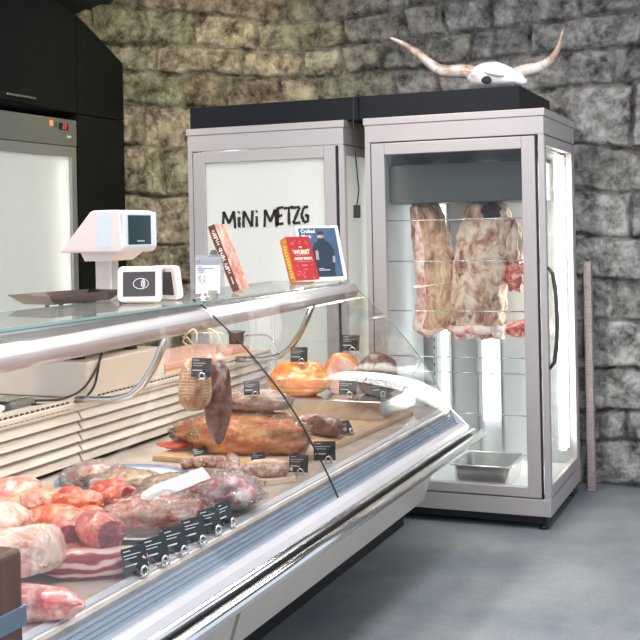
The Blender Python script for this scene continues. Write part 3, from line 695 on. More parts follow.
# top tube (rises very slightly along its length) with glass shelf
def tz(y): return 1.185 + (y - 2.35) * .012
def tx(y): return -1.872 - (y - 2.35) * .010
MB().tube([(tx(y), y, tz(y)) for y in (YN, 2.4, 3.44)], .036, 24, flat=1.).build('top_rail', M['tube'], t)
MB().tube([(tx(y), y, tz(y)) for y in (3.45, 4.2, YF)], .036, 24).build('top_rail', M['tube'], t)
SZ = 1.262
MB().box(-2.30, -1.885, 1.6, 3.447, SZ - .008, SZ, .001).build('glass_shelf', M['shelfglass'], t)
MB().box(-2.30, -1.895, 3.453, YF - .01, SZ - .008, SZ, .001).build('glass_shelf', M['shelfglass'], t)
MB().box(-1.885, -1.883, 1.6, 3.447, SZ - .008, SZ).box(-2.302, -2.30, 1.6, 4.9, SZ - .008, SZ).build('shelf_edge', M['glass_edge'], t)
MB().box(-1.93, -1.895, 1.6, YF - .01, 1.218, 1.2535, .004).build('shelf_carrier', M['steel'], t)
# curved arms
for Y in (3.31, 4.56):
    MB().tube([(-1.935, Y, 1.185), (-1.965, Y, 1.12), (-2.005, Y, 1.045), (-2.05, Y, .985), (-2.10, Y, .945), (-2.17, Y, .928), (-2.24, Y, .924), (-2.322, Y, .922)], .0165, 14, flat=.8).build('support_arm', M['steel'], t)
# slanted curved front glass
GP = [(-1.893, 1.243), (-1.82, 1.18), (-1.75, 1.118), (-1.675, 1.040), (-1.60, .953), (-1.54, .870), (-1.488, .785), (-1.44, .698), (-1.395, .606)]
def pane(a, c, name, th=.005):
    vs = []; fs = []; Q = []
    for i in range(len(GP) - 1):
        for k in range(4):
            p0 = Vector(GP[max(i - 1, 0)]); p1 = Vector(GP[i]); p2 = Vector(GP[i + 1]); p3 = Vector(GP[min(i + 2, len(GP) - 1)]); s_ = k / 4
            Q.append(.5 * ((2 * p1) + (p2 - p0) * s_ + (2 * p0 - 5 * p1 + 4 * p2 - p3) * s_ ** 2 + (3 * p1 - p0 - 3 * p2 + p3) * s_ ** 3))
    Q.append(Vector(GP[-1])); n_ = len(Q)
    for y_ in (a, c):
        for q in Q: vs.append((q.x, y_, q.y))
    for i in range(n_ - 1): fs.append([i, i + 1, n_ + i + 1, n_ + i])
    b = MB().add(vs, fs, 0, True); return b.build(name, M['front_glass'], t), Q
pane(YN, 3.452, 'front_glass'); _, Q = pane(3.460, YF, 'front_glass')
MB().tube([(-1.893 - .035, 3.456, 1.268)] + [(q.x + .003, 3.456, q.y + .003) for q in Q], .0034, 8).build('glass_seam', M['seam'], t)
MB().tube([(q.x, YF, q.y) for q in Q], .0022, 6).build('glass_edge', M['glass_edge'], t)
MB().prism([(q.x, q.y) for q in Q][:-2] + [(-1.43, .69), (-2.30, .69), (-2.30, 1.25)], 'y', YF - .006, YF - .001).build('end_glass', M['glass'], t)
MB().prism([(-2.76, .25), (-1.57, .25), (-1.51, .44), (-1.36, .52), (-1.345, .60), (-1.43, .68), (-2.95, .68)], 'y', YF, YF + .02).build('end_panel', M['alu_light'], t)
MB().box(-1.955, -1.935, 1.6, YF - .02, 1.165, 1.18).build('lamp_strip', emit('counter_lamp', (1., .90, .80), 15.), t)

# ------------------------------------------------------------------ scale, pan, terminal, books
t = thing('counter_scale', (-2.55, 3.62, .912), 'cream counter scale with angled display head on a pole behind the glass shelf', 'scale')
MB().box(-2.90, -2.33, 3.385, 3.93, .914, 1.045, .006).build('plinth_box', M['beige'], t)
MB().box(-2.72, -2.38, 3.42, 3.86, 1.068, 1.130, .012).build('scale_base', M['white'], t)
for (x, y) in ((-2.68, 3.46), (-2.42, 3.46), (-2.68, 3.82), (-2.42, 3.82)):
    MB().lathe([(.028, 0), (.028, .014), (.014, .023)], (x, y, 1.045), 12).build('foot', M['seam'], t)
MB().box(-2.405, -2.335, 3.56, 3.62, 1.13, 1.42, .008).build('pole', M['white'], t)
MB().box(-2.3355, -2.3325, 3.57, 3.61, 1.13, 1.41).build('pole_inlay', M['alu'], t)
hd = MB().prism([(-2.495, 1.437), (-2.357, 1.585), (-2.345, 1.592), (-2.240, 1.592), (-2.228, 1.58), (-2.215, 1.452), (-2.228, 1.436)], 'y', 3.46, 3.70).build('display_head', M['white'], t)
m_ = hd.modifiers.new('b', 'BEVEL'); m_.width = .008; m_.segments = 3
MB().prism([(-2.42, 1.438), (-2.25, 1.438), (-2.30, 1.405), (-2.40, 1.405)], 'y', 3.49, 3.66).build('neck_collar', M['white'], t)
MB().box(-2.322, -2.262, 3.4585, 3.4605, 1.455, 1.585).build('side_inlay', M['whiteblue'], t)
MB().box(-2.224, -2.212, 3.465, 3.695, 1.452, 1.585, .006, mat=None).build('screen_bezel', M['whiteblue'], t)
sc = MB().box(-2.212, -2.209, 3.492, 3.648, 1.464, 1.572, .001).build('screen', M['lcd'], t)
MB().box(-2.209, -2.2085, 3.55, 3.60, 1.474, 1.479).build('screen_text', M['lcdtext'], sc)

t = thing('weighing_pan', (-2.36, 3.32, 1.27), 'shallow dark steel weighing pan beside the scale pole', 'pan')
P = [(-2.50, 3.17), (-2.29, 3.12), (-2.24, 3.50), (-2.42, 3.54)]
c_ = Vector((-2.3625, 3.33)); vs = [(x, y, 1.300) for x, y in P] + [(c_.x + (x - c_.x) * .72, c_.y + (y - c_.y) * .76, 1.268) for x, y in P]
o = MB().add(vs, [[0, 1, 5, 4], [1, 2, 6, 5], [2, 3, 7, 6], [3, 0, 4, 7], [4, 5, 6, 7]]).build('tray', M['darkpan'], t)
m_ = o.modifiers.new('s', 'SOLIDIFY'); m_.thickness = .003; m_.offset = 1
for (x, y) in ((-2.41, 3.27), (-2.33, 3.24), (-2.39, 3.44), (-2.34, 3.43)): MB().tube([(x, y, 1.131), (x, y, 1.268)], .008, 8).build('foot', M['steel'], t)

t = thing('card_terminal', (-2.05, 3.42, SZ), 'white and dark card payment terminal with contactless sign on the glass shelf', 'card terminal')
def panel_part(loc, rz, tilt, W, H, TH, parent, label):
    # frame (rounded), inset face; local: x width, y normal(-), z up
    R_ = Matrix.Translation(Vector(loc) - world_loc(parent)) @ Matrix.Rotation(rz, 4, 'Z') @ Matrix.Rotation(tilt, 4, 'X')
    b = bmesh.new(); bmesh.ops.create_cube(b, size=1)
    for v in b.verts: v.co = Vector((v.co.x * W, v.co.y * TH, v.co.z * H))
    ed = [e for e in b.edges if abs(e.verts[0].co.y - e.verts[1].co.y) > TH * .5]
    bmesh.ops.bevel(b, geom=ed, offset=.018, segments=5, profile=.5, affect='EDGES')
    o = MB().bm(b).build('housing', M['white'], None, (0, 0, 0)); o.data.transform(R_); o.parent = parent
    m_ = o.modifiers.new('b', 'BEVEL'); m_.width = .004; m_.segments = 2; m_.limit_method = 'ANGLE'
    f = MB().box(-W * .37, W * .37, -TH / 2 - .002, -TH / 2, -H * .36, H * .34, .0005).build('face_panel', pbr('dark_terminal_face', (.045, .038, .04), .3, coat=.3), None, (0, 0, 0))
    f.data.transform(R_); f.parent = parent
    return R_
R1 = panel_part((-2.065, 3.33, SZ + .0655), math.radians(24), math.radians(-9), .150, .122, .045, t, '')
b = MB()
for r in (.010, .015, .020):
    b.tube([Vector((r * math.cos(a), -.0255, r * math.sin(a))) for a in [math.radians(-50 + 12.5 * k) for k in range(9)]], .0013, 6)
b.tube([Vector((.026 * math.cos(a) + .006, -.0255, .018 * math.sin(a))) for a in [2 * PI * k / 24 for k in range(25)]], .001, 6)
o = b.build('contactless_symbol', M['whiteprint'], None, (0, 0, 0)); o.data.transform(R1); o.parent = t
R2 = panel_part((-2.06, 3.50, SZ + .0645), math.radians(-18), math.radians(8), .135, .120, .03, t, '')
MB().tube([(-2.07, 3.36, SZ + .115), (-2.06, 3.48, SZ + .115)], .012, 10).build('bridge', M['white'], t)

# info card on ring stand
t = thing('info_card', (-1.94, 3.60, SZ), 'pale printed info card standing on the glass shelf left of the books', 'card')
cm = Matrix.Translation(Vector((0, 0, .0))) @ Matrix.Rotation(math.radians(14), 4, 'Z') @ Matrix.Rotation(math.radians(-6), 4, 'X')
def loc_part(b, name, mat, parent, mtx):
    o = b.build(name, mat, None, (0, 0, 0)); o.data.transform(mtx); o.parent = parent; return o
loc_part(MB().box(-.052, .040, -.001, .001, .018, .150), 'card', M['cardpaper'], t, cm)
b = MB()
for (x0, x1, z) in ((-.045, -.035, .136), (-.045, -.028, .117), (-.045, .016, .110), (-.045, -.020, .104), (-.045, -.018, .097), (-.046, -.036, .077)): b.box(x0, x1, -.0022, -.001, z - .0015, z + .0015)
loc_part(b, 'printed_lines', M['ink'], t, cm)
loc_part(MB().tube([Vector((-.022 + .010 * math.cos(a), -.012, .073 + .018 * math.sin(a))) for a in [2 * PI * k / 24 for k in range(25)]], .0025, 8).lathe([(.020, 0), (.020, .006), (.006, .012), (.004, .052)], (-.022, -.012, 0.0), 16).box(-.03, .02, -.01, .03, 0.0, .004).box(-.01, .03, -.0, .01, .002, .03), 'ring_holder', M['steel'], t, Matrix.Identity(4))
loc_part(MB().box(-.058, .052, .004, .008, .012, .160, .001).box(-.058, .052, .004, .06, .0005, .006), 'acrylic_stand', M['acrylic'], t, Matrix.Translation(Vector((0, .008, 0))) @ Matrix.Rotation(math.radians(14), 4, 'Z'))

def book(name, base, az, lean, roll, W, H, T, cover, spine, label, spine_left=True):
    """local x = width (spine at -x), y = thickness (cover at -y), z = up"""
    t = thing(name, base, label, 'book')
    m = Matrix.Rotation(az, 4, 'Z') @ Matrix.Rotation(roll, 4, 'Y') @ Matrix.Rotation(-lean, 4, 'X')
    # lift so lowest corner sits on the shelf
    low = min((m @ Vector((x, y, z))).z for x in (-W / 2, W / 2) for y in (0, T) for z in (0, H))
    m = Matrix.Translation(Vector((0, 0, -low + .0005))) @ m
    loc_part(MB().box(-W / 2, W / 2, 0, .003, 0, H, .0008), 'front_cover', cover, t, m)
    loc_part(MB().box(-W / 2, W / 2, T - .003, T, 0, H, .0008), 'back_cover', cover, t, m)
    loc_part(MB().box(-W / 2, -W / 2 + .003, .003, T - .003, 0, H), 'spine', spine, t, m)
    loc_part(MB().box(-W / 2 + .003, W / 2 - .004, .003, T - .003, .004, H - .004), 'pages', M['bookpage'], t, m)
    return t, m
def on_cover(m, x, z): return m @ Matrix.Translation(Vector((x, -.0008, z))) @ Matrix.Rotation(PI / 2, 4, 'X')
# red book
t, m = book('cook_book', (-2.000, 4.655, SZ), math.radians(64), .34, 0, .140, .210, .048, M['bookred'], M['bookyel'], 'red cookbook with orange spine and cream lettering, leaning on the glass shelf')
text_mesh('THE', .010, M['cream'], t, on_cover(m, 0, .158), offset=.0003)
text_mesh('WURST', .028, M['cream'], t, on_cover(m, .002, .134), offset=.001)
text_mesh('LUCKY PEACH', .0155, M['cream'], t, on_cover(m, .002, .103), offset=.0008)
b = MB(); rng = random.Random(5)
for z, w in ((.120, .07), (.090, .075), (.072, .03), (.069, .03), (.052, .026)): b.box(-w / 2, w / 2, -.0012, 0, z - .001, z + .001)
for k in range(26):
    ex = rng.choice((-1, 1)) * rng.uniform(.035, .056); ez = rng.uniform(.01, .185)
    if k > 13: ex = rng.uniform(-.055, .055); ez = rng.choice((rng.uniform(.008, .04), rng.uniform(.165, .188)))
    a = rng.random() * PI; d = Vector((math.cos(a), 0, math.sin(a))) * .006; c = Vector((ex, -.0006, ez))
    b.tube([c - d, c + Vector((d.z * .5, 0, -d.x * .5)), c + d], .0009, 5)
loc_part(b, 'cover_ornament', pbr('pink_ornament', (.75, .32, .30), .6), t, m)
b = MB()
for k in range(11): z = .02 + k * .0145; b.box(-.0707, -.0699, .014, .034, z, z + .009)
loc_part(b, 'spine_letters', pbr('yellow_print', (.85, .55, .12), .6), t, m)
# navy cover book
t, m = book('cook_book', (-1.985, 4.835, SZ), math.radians(54), .30, 0, .235, .268, .022, M['whiteprint'], M['whiteprint'], 'navy cookbook with bearded man in coat on the cover, behind the red book')
loc_part(MB().box(-.105, .098, -.0012, 0, .016, .256), 'cover_print', M['bookblue'], t, m)
text_mesh('Crafted\nMeat', .025, M['whiteprint'], t, m @ Matrix.Translation(Vector((-.094, -.0015, .228))) @ Matrix.Rotation(PI / 2, 4, 'X'), offset=.0006, align='LEFT')
b = MB().prism([(-.052, .02), (.055, .02), (.064, .09), (.072, .145), (.052, .182), (.024, .196), (-.004, .196), (-.034, .18), (-.054, .14), (-.060, .08)], 'y', -.0018, -.0012)
loc_part(b, 'printed_coat', M['darkcloth'], t, m)
b = MB().lathe([(.0005, -.0002), (.0195, 0), (.0195, .0006)], (0, 0, 0), 24, sy=1.25); b.v = [(x + .010, -.0018 - z, y + .212) for x, y, z in b.v]
loc_part(b, 'printed_head', M['skin'], t, m)
b = MB().prism([(-.008, .205), (.028, .205), (.026, .188), (.010, .176), (-.006, .188)], 'y', -.0032, -.0026).prism([(-.010, .222), (.030, .222), (.022, .238), (.0, .238)], 'y', -.0032, -.0026)
loc_part(b, 'printed_beard', M['beard'], t, m)
for P_ in ([(.052, .085), (.066, .085), (.070, .115), (.058, .118)], [(-.036, .10), (-.02, .10), (-.018, .145), (-.034, .145)]): loc_part(MB().prism(P_, 'y', -.0028, -.0022), 'printed_hand', M['skin'], t, m)
b = MB().box(-.03, .03, -.0024, -.0012, .048, .051).box(-.03, .0, -.0024, -.0012, .056, .058); loc_part(b, 'cover_caption', M['whiteprint'], t, m)
# narrow left book: spine towards the viewer
t, m = book('cook_book', (-2.01, 4.03, SZ), math.radians(102), .36, math.radians(0), .150, .280, .034, M['bookpink'], M['bookbrown'], 'thick cookbook with dark brown spine and meat photo cover, leaning left')
b = MB(); rng = random.Random(8)
for k in range(20):
    z = .075 + k * .0094
    if k in (5, 12): continue
    b.box(-.0759, -.0751, .009, .009 + rng.uniform(.010, .015), z, z + .0022); b.box(-.0759, -.0751, rng.choice((.009, .018)), rng.choice((.012, .021)) + .003, z, z + .0066)
for k in range(8): b.box(-.0759, -.0751, .014, .019, .030 + k * .004, .0325 + k * .004)
loc_part(b, 'spine_letters', M['cream'], t, m)
# plexi wedges behind books
o = MB().prism([(0, 0), (.10, 0), (.004, .17), (0, .17)], 'y', -.04, .04).build('acrylic_stand', M['acrylic'], None, (0, 0, 0))
o.data.transform(Matrix.Rotation(math.radians(172), 4, 'Z')); o.location = (-2.105, 3.985, SZ + .0005)
tag(o, 'clear acrylic wedge stand behind the brown-spined book', 'stand')

# ------------------------------------------------------------------ work top clutter
t = thing('electric_device', (-2.42, 2.95, .912), 'grey plastic device with two black cables on the rear work top', 'device')
MB().box(-2.49, -2.36, 3.01, 3.14, .914, .955, .015, seg=4).build('body', M['greyplastic'], t)
MB().box(-2.46, -2.38, 3.00, 3.10, .955, .962, .003).build('top_plate', pbr('mid_grey', (.22, .21, .2), .5), t)
def curve_pts(P, k=8):
    P = [Vector(p) for p in P]; Q = []
    for i in range(len(P) - 1):
        p0 = P[max(i - 1, 0)]; p1 = P[i]; p2 = P[i + 1]; p3 = P[min(i + 2, len(P) - 1)]
        for j in range(k):
            s_ = j / k; Q.append(.5 * ((2 * p1) + (p2 - p0) * s_ + (2 * p0 - 5 * p1 + 4 * p2 - p3) * s_ ** 2 + (3 * p1 - p0 - 3 * p2 + p3) * s_ ** 3))
    return Q + [P[-1]]
MB().tube(curve_pts([(-2.355, 3.10, .935), (-2.33, 3.20, .920), (-2.325, 3.34, .918), (-2.322, 3.42, .955), (-2.322, 3.46, 1.05), (-2.33, 3.52, 1.16)]), .0042, 8).build('cord', M['cable'], t)
MB().tube(curve_pts([(-2.355, 3.12, .945), (-2.325, 3.22, .936), (-2.322, 3.34, .952), (-2.322, 3.43, 1.01), (-2.322, 3.49, 1.09), (-2.33, 3.55, 1.16)]), .0042, 8).build('cord', M['cable'], t)
for k, (x, y, s) in enumerate(((-2.42, 2.83, .055), (-2.47, 2.92, .05), (-2.40, 2.93, .04))):
    o = place(blob(s, s * .8, s * .55, .45, 4, 60 + k, ridge=.35, ridge_f=3, fine=.12), 'crumpled_tissue', M['paper'], (x, y, .95)); rest(o, .913)
    tag(o, ('large crumpled white tissue at the left edge of the work top', 'crumpled white tissue behind the others beside the grey device', 'small crumpled white tissue touching the grey device')[k], 'tissue', 'crumpled tissues on the work top')
o = MB().box(-2.62, -2.345, 3.97, 4.86, .9125, .935, .004).build('cutting_board', M['board'], None, (-2.48, 4.4, .9125)); tag(o, 'pale wooden cutting board lying lowest on the rear work top', 'cutting board', 'boards stacked on the rear work top')
o = MB().box(-2.68, -2.375, 4.02, 4.80, .9355, .962, .004).build('cutting_board', M['boardpink'], None, (-2.5, 4.4, .9355)); tag(o, 'pink tinted cutting board lying on top of the wooden board', 'cutting board', 'boards stacked on the rear work top')
t = thing('steel_cup', (-2.39, 4.80, .935), 'small dark rimmed steel cup with wire clip near the far arm', 'cup')
MB().lathe([(.035, 0), (.038, .05), (.045, .055), (.045, .06), (.03, .058)], (-2.46, 4.83, .963), 20).build('cup', M['darkpan'], t)
MB().tube(curve_pts([(-2.42, 4.85, 1.0), (-2.33, 4.86, 1.005), (-2.29, 4.86, .99), (-2.27, 4.86, .95), (-2.25, 4.86, .90)]), .004, 8).build('wire_clip', M['steel'], t)

# ------------------------------------------------------------------ items on the deck
DZ = .6805
def plate(c, r, name, label, rim=None, sx=1., h=.018):
    t = thing(name, (c[0], c[1], DZ), label, 'plate')
    prof = [(r * .55, 0), (r * .72, .002), (r * .97, h), (r, h + .002), (r * .97, h + .004), (r * .72, .008), (r * .5, .006), (.002, .006)]
    MB().lathe(prof, (c[0], c[1], DZ), 56, sx=sx).build('dish', M['porcelain'], t)
    if rim:
        MB().lathe([(r * .90, h * .85 + .0035), (r * .975, h + .0052), (r * 1.003, h + .0035), (r * 1.003, h + .0012), (r * .9, h * .8)], (c[0], c[1], DZ), 56, sx=sx, caps=False).build('rim', M['bluerim'], t)
        t.children[-1]['label'] = 'blue glazed rim'
    return t
plate((-2.02, 3.13), .22, 'serving_plate', 'large white plate with blue rim by the rear louvres', True)
plate((-1.640, 2.665), .165, 'serving_plate', 'white oval plate under the bagged pink meat behind the price cards', None)
plate((-1.600, 2.965), .135, 'serving_plate', 'white plate under the bagged red meat near the front glass', None)

def meat(name, b, mats, loc, z, label, rz=0, ry=0, rx=0, group='raw meat cuts at the near end of the counter', cat='meat'):
    o = place(b, name, mats, (loc[0], loc[1], z + .1), rz, ry, rx); rest(o, z); tag(o, label, cat, group); return o
def rack():
    b = blob(.135, .100, .055, .10, 2.5, 81, nu=60, nv=60, sq=.72, floor=.04, fine=.03)
    b.v = [(x, y, z + (.011 * math.sin(x * 150 + y * 20) if z > -.02 else 0) + .35 * max(0, -y) * .2) for x, y, z in b.v]
    return b
meat('meat_roll', blob(.112, .045, .040, .12, 3, 1, floor=.034, fine=.05), M['sausage_red'], (-1.508, 1.965), DZ, 'marbled red rolled roast nearest the wooden post', rz=math.radians(14))
meat('pork_belly', blob(.125, .042, .036, .12, 2.5, 2, floor=.03, sq=.75, fine=.05), M['streaky'], (-1.545, 2.275), DZ, 'streaky belly slab in front, red lean layered with white fat', rz=math.radians(35))
meat('rib_rack', rack(), M['fatty'], (-1.672, 2.150), DZ + .012, 'pale fatty rib rack leaning on the pile beside the wooden post', rz=math.radians(-62), rx=math.radians(8), ry=math.radians(-10))
meat('beef_roast', blob(.092, .052, .048, .12, 2.5, 6, floor=.045, cut=.055, fine=.03), [M['red'], M['darkcut']], (-1.565, 2.318), DZ + .050, 'red roast with large dark purple cut face at its front', rz=math.radians(-28))
meat('beef_piece', blob(.050, .040, .036, .15, 3, 7, floor=.03, cut=.028), [M['red'], M['darkcut']], (-1.672, 2.318), DZ + .045, 'small dark red beef piece between rib rack and big roast', rz=math.radians(-40))
meat('beef_fillet', blob(.095, .055, .042, .14, 2.5, 8, floor=.035, fine=.04), M['orange'], (-1.790, 2.445), DZ + .035, 'flat orange fillet lying in the middle of the raw pile', rz=math.radians(10))
meat('beef_piece', blob(.060, .030, .030, .15, 3, 9, floor=.03, cut=.038), [M['orange'], M['darkcut']], (-1.715, 2.505), DZ + .040, 'small orange piece with dark red cut end below the red roasts', rz=math.radians(-5))
meat('beef_roast', blob(.066, .046, .045, .16, 3, 10, floor=.04, cut=.04, fine=.04), [M['red'], M['orange']], (-1.845, 2.585), DZ + .040, 'bright red roast with white fat patch, left of the hollow red cut', rz=math.radians(-60))
meat('beef_roast', blob(.085, .052, .050, .18, 3, 15, floor=.045, cut=.055, fine=.04), [M['red'], M['darkcut']], (-1.742, 2.650), DZ + .040, 'orange red roast with dark hollow cut beside the bagged meat', rz=math.radians(-10))
meat('cured_ham_piece', blob(.100, .055, .046, .14, 2.5, 13, floor=.04, fine=.06), M['tan'], (-1.925, 2.575), DZ + .03, 'wrinkled tan brown ham piece behind the red roasts', rz=math.radians(45))
meat('pork_piece', blob(.085, .055, .048, .15, 3, 14, floor=.04, sq=.8), M['pink'], (-2.035, 2.575), DZ + .05, 'pale pink pork piece with fat edge farthest back by the louvres', rz=math.radians(25))
meat('pork_piece', blob(.085, .06, .055, .15, 3, 16, floor=.05, fine=.04), M['fatty'], (-1.850, 2.300), DZ + .04, 'pale pink pork piece with fat ridge at the left picture edge', rz=math.radians(60))
meat('beef_trimming', blob(.045, .028, .022, .25, 3, 21, nu=30, nv=20, fine=.08), M['red'], (-1.650, 2.395), DZ + .070, 'small red trimming lying between orange piece and big roast', rz=.5)
meat('beef_trimming', blob(.050, .030, .022, .25, 3, 22, nu=30, nv=20, fine=.08), M['pink'], (-1.880, 2.470), DZ + .085, 'small pink trimming on top of the orange fillet', rz=-.4)
meat('beef_trimming', blob(.055, .032, .026, .25, 3, 23, nu=30, nv=20, fine=.08), M['orange'], (-1.770, 2.560), DZ + .070, 'small orange trimming in front of the hollow red cut', rz=.1)
meat('beef_piece', blob(.12, .10, .040, .2, 3, 17, floor=.035, fine=.05), M['red'], (-1.78, 2.50), DZ, 'flat red piece at the bottom of the raw pile under the orange fillet', rz=.4)
meat('beef_piece', blob(.10, .07, .035, .2, 3, 18, floor=.03, fine=.05), M['pink'], (-1.665, 2.29), DZ, 'flat pink piece at the bottom of the pile under the rib rack', rz=.8)
meat('beef_piece', blob(.11, .07, .040, .2, 3, 19, floor=.03, fine=.05), M['pink'], (-1.95, 2.48), DZ, 'pink piece at the bottom of the pile under the tan ham piece', rz=1.2)

def pack(name, c, z, r, label, mat, seed, rz=0, group='bagged meats on the plates', film='bag', cat='bagged meat', puff=1.10, bits=0):
    t = thing(name, (c[0], c[1], z), label, cat, group)
    o = place(blob(r[0], r[1], r[2], .22, 3, seed, floor=r[2] * .7, ridge=.12, ridge_f=4, fine=.07), 'meat', mat, (c[0], c[1], z + .1), rz, parent=t)
    o.location.z = -min(v.co.z for v in o.data.vertices) + .003
    f = place(blob(r[0] * puff * 1.04, r[1] * puff * 1.04, r[2] * puff * 1.06, .22, 3, seed, nu=64, nv=40, floor=r[2] * .76, ridge=.16, ridge_f=5, fine=.14), 'plastic_bag', M[film], (c[0], c[1], z + .1), rz, parent=t)
    f.location.z = -min(v.co.z for v in f.data.vertices)
    return t
pack('bagged_meat', (-1.615, 2.645), DZ + .020, (.135, .080, .045), 'clear bag of pink diced meat on the oval plate nearest the price cards', M['bagmeat'], 31, math.radians(28))
pack('bagged_meat', (-1.555, 2.880), DZ + .020, (.125, .085, .052), 'clear bag of dark red meat on the plate by the front glass', M['bagred'], 32, math.radians(50), film='bag_thin')
pack('bagged_meat', (-1.755, 2.965), DZ + .024, (.075, .045, .032), 'crinkled bag of browned scraps on the edge of the blue plate', M['bagbrown'], 33, math.radians(50))
pack('bagged_meat', (-1.93, 3.00), DZ + .012, (.115, .055, .035), 'brown meat strips in thin film in the middle of the blue plate', M['bagbrown'], 34, math.radians(15))
pack('bagged_meat', (-2.055, 3.02), DZ + .012, (.080, .055, .040), 'whitish knotted bag at the left end of the blue plate', M['bagmeat'], 35, math.radians(20), film='bag_thin', puff=1.25)
# white label strip
o = MB().prism([(-.115, -.004), (-.10, -.020), (-.05, -.027), (.115, -.024), (.115, .020), (-.05, .020), (-.10, .012)], 'z', 0, .003).build('paper_strip', M['glove'], None, (0, 0, 0))
o.data.transform(Matrix.Rotation(math.radians(66), 4, 'Z') @ Matrix.Rotation(math.radians(-8), 4, 'Y') @ Matrix.Rotation(math.radians(38), 4, 'X')); o.location = (-1.588, 2.715, .800)
tag(o, 'white pointed plastic strip lying across the two bagged meats', 'label')

# boards
o = MB().box(-.27, .27, -.62, .62, 0, .020, .004).build('serving_board', M['board'], None, (0, 0, 0)); o.location = (-1.83, 4.10, DZ)
tag(o, 'large beech board carrying the smoked ham in the middle of the counter', 'board')
o.data.transform(Matrix.Rotation(math.radians(-3), 4, 'Z'))
def flatboard(c, w, l, rz, h, mat, label, name='serving_board'):
    o = MB().box(-w / 2, w / 2, -l / 2, l / 2, 0, h, .003).build(name, mat, None, (0, 0, 0)); o.data.transform(Matrix.Rotation(rz, 4, 'Z')); o.location = (*c, DZ)
    tag(o, label, 'board'); return o
flatboard((-1.855, 3.375), .17, .17, math.radians(38), .016, M['board'], 'small square wooden board with short salami ends')
t = thing('paper_tray', (-1.64, 3.385, DZ), 'low cream tray holding the two greyish salamis', 'tray')
mt = Matrix.Rotation(math.radians(-38), 4, 'Z')
loc_part(MB().box(-.145, .145, -.06, .06, 0, .006, .002).box(-.145, .145, -.06, -.054, .006, .018).box(-.145, .145, .054, .06, .006, .018).box(-.145, -.139, -.06, .06, .006, .018).box(.139, .145, -.06, .06, .006, .018), 'tray', pbr('cream_tray', (.80, .62, .48), .5), t, mt)
def sausage(name, c, z, L, r, rz, mat, label, seed, group, bend=.0, parts=True):
    t = thing(name, (c[0], c[1], z), label, 'sausage', group)
    b = blob(L / 2, r, r, .10, 3, seed, nu=28, nv=30, sq=.85, bend=bend, fine=.05)
    o = place(b, 'casing', mat, (c[0], c[1], z + r), rz, parent=t); o.location.z = -min(v.co.z for v in o.data.vertices)
    e = Vector((math.cos(rz), math.sin(rz), 0)) * (L / 2)
    MB().tube([Vector((c[0], c[1], z + r)) + e * .96, Vector((c[0], c[1], z + r)) + e * 1.1], [.004, .007], 8).build('tied_end', M['string'], t)
    return t
G = 'small salamis on board and tray'
sausage('salami', (-1.90, 3.35), DZ + .017, .07, .017, math.radians(80), M['salami'], 'short dark salami end leftmost on the small board', 41, G)
sausage('salami', (-1.865, 3.375), DZ + .017, .06, .017, math.radians(60), M['salami'], 'short dark salami end in the middle of the small board', 42, G)
sausage('salami', (-1.825, 3.40), DZ + .017, .07, .018, math.radians(40), M['salami'], 'short dark salami end rightmost on the small board', 43, G)
sausage('salami', (-1.735, 3.33), DZ + .007, .10, .023, math.radians(-20), M['salami'], 'grey salami lying in front at the left end of the tray', 44, G)
sausage('salami', (-1.77, 3.43), DZ + .012, .13, .022, math.radians(-55), M['salami'], 'grey salami lying diagonally behind at the left end of the tray', 45, G)
sausage('salami', (-1.61, 3.345), DZ + .007, .17, .022, math.radians(-32 + 60), M['salami'], 'long reddish grey salami filling the right half of the tray', 46, G)
sausage('salami', (-1.645, 3.44), DZ + .008, .15, .019, math.radians(25), M['cured'], 'pinkish smooth sausage behind the long salami on the tray', 47, G)

# large smoked ham in bag
BZ = DZ + .021
t = pack('smoked_ham', (-1.835, 3.66), BZ, (.235, .100, .080), 'big orange smoked ham in clear vacuum bag on the large board', M['smoked'], 51, math.radians(8), group=None, cat='ham', puff=1.02)
place(blob(.075, .03, .012, .3, 4, 52, fine=.15), 'red_bag_tail', pbr('red_net', (.75, .10, .05), .4, coat=.4), (-2.085, 3.60, BZ + .02), rz=math.radians(20), parent=t)
loc_part(MB().box(-.035, .035, -.03, .03, 0, .002, .0005), 'white_label', M['glove'], t, Matrix.Translation(Vector((-.105, -.03, .145))) @ Matrix.Rotation(math.radians(25), 4, 'X') @ Matrix.Rotation(math.radians(-12), 4, 'Y'))
t = pack('cured_roll', (-1.80, 3.68), BZ + .150, (.110, .052, .038), 'pale cured meat roll in film lying on top of the smoked ham', M['cured'], 53, math.radians(5), group=None, cat='meat')
o = place(blob(.075, .035, .035, .2, 3, 54), 'cured_roll', M['cured'], (-1.845, 3.93, .88), ry=math.radians(-70)); rest(o, BZ); tag(o, 'pale upright cured shank standing behind the ham beside the glass seam', 'meat')
sausage('dry_sausage', (-1.665, 4.02), BZ, .20, .038, math.radians(-25), M['darksausage'], 'dark purple dry sausage on the board beside the blue price card', 55, 'dark dry sausages on the large board')
sausage('dry_sausage', (-1.76, 4.12), BZ, .17, .032, math.radians(20), M['salami'], 'net patterned dry sausage behind the dark purple one', 56, 'dark dry sausages on the large board')
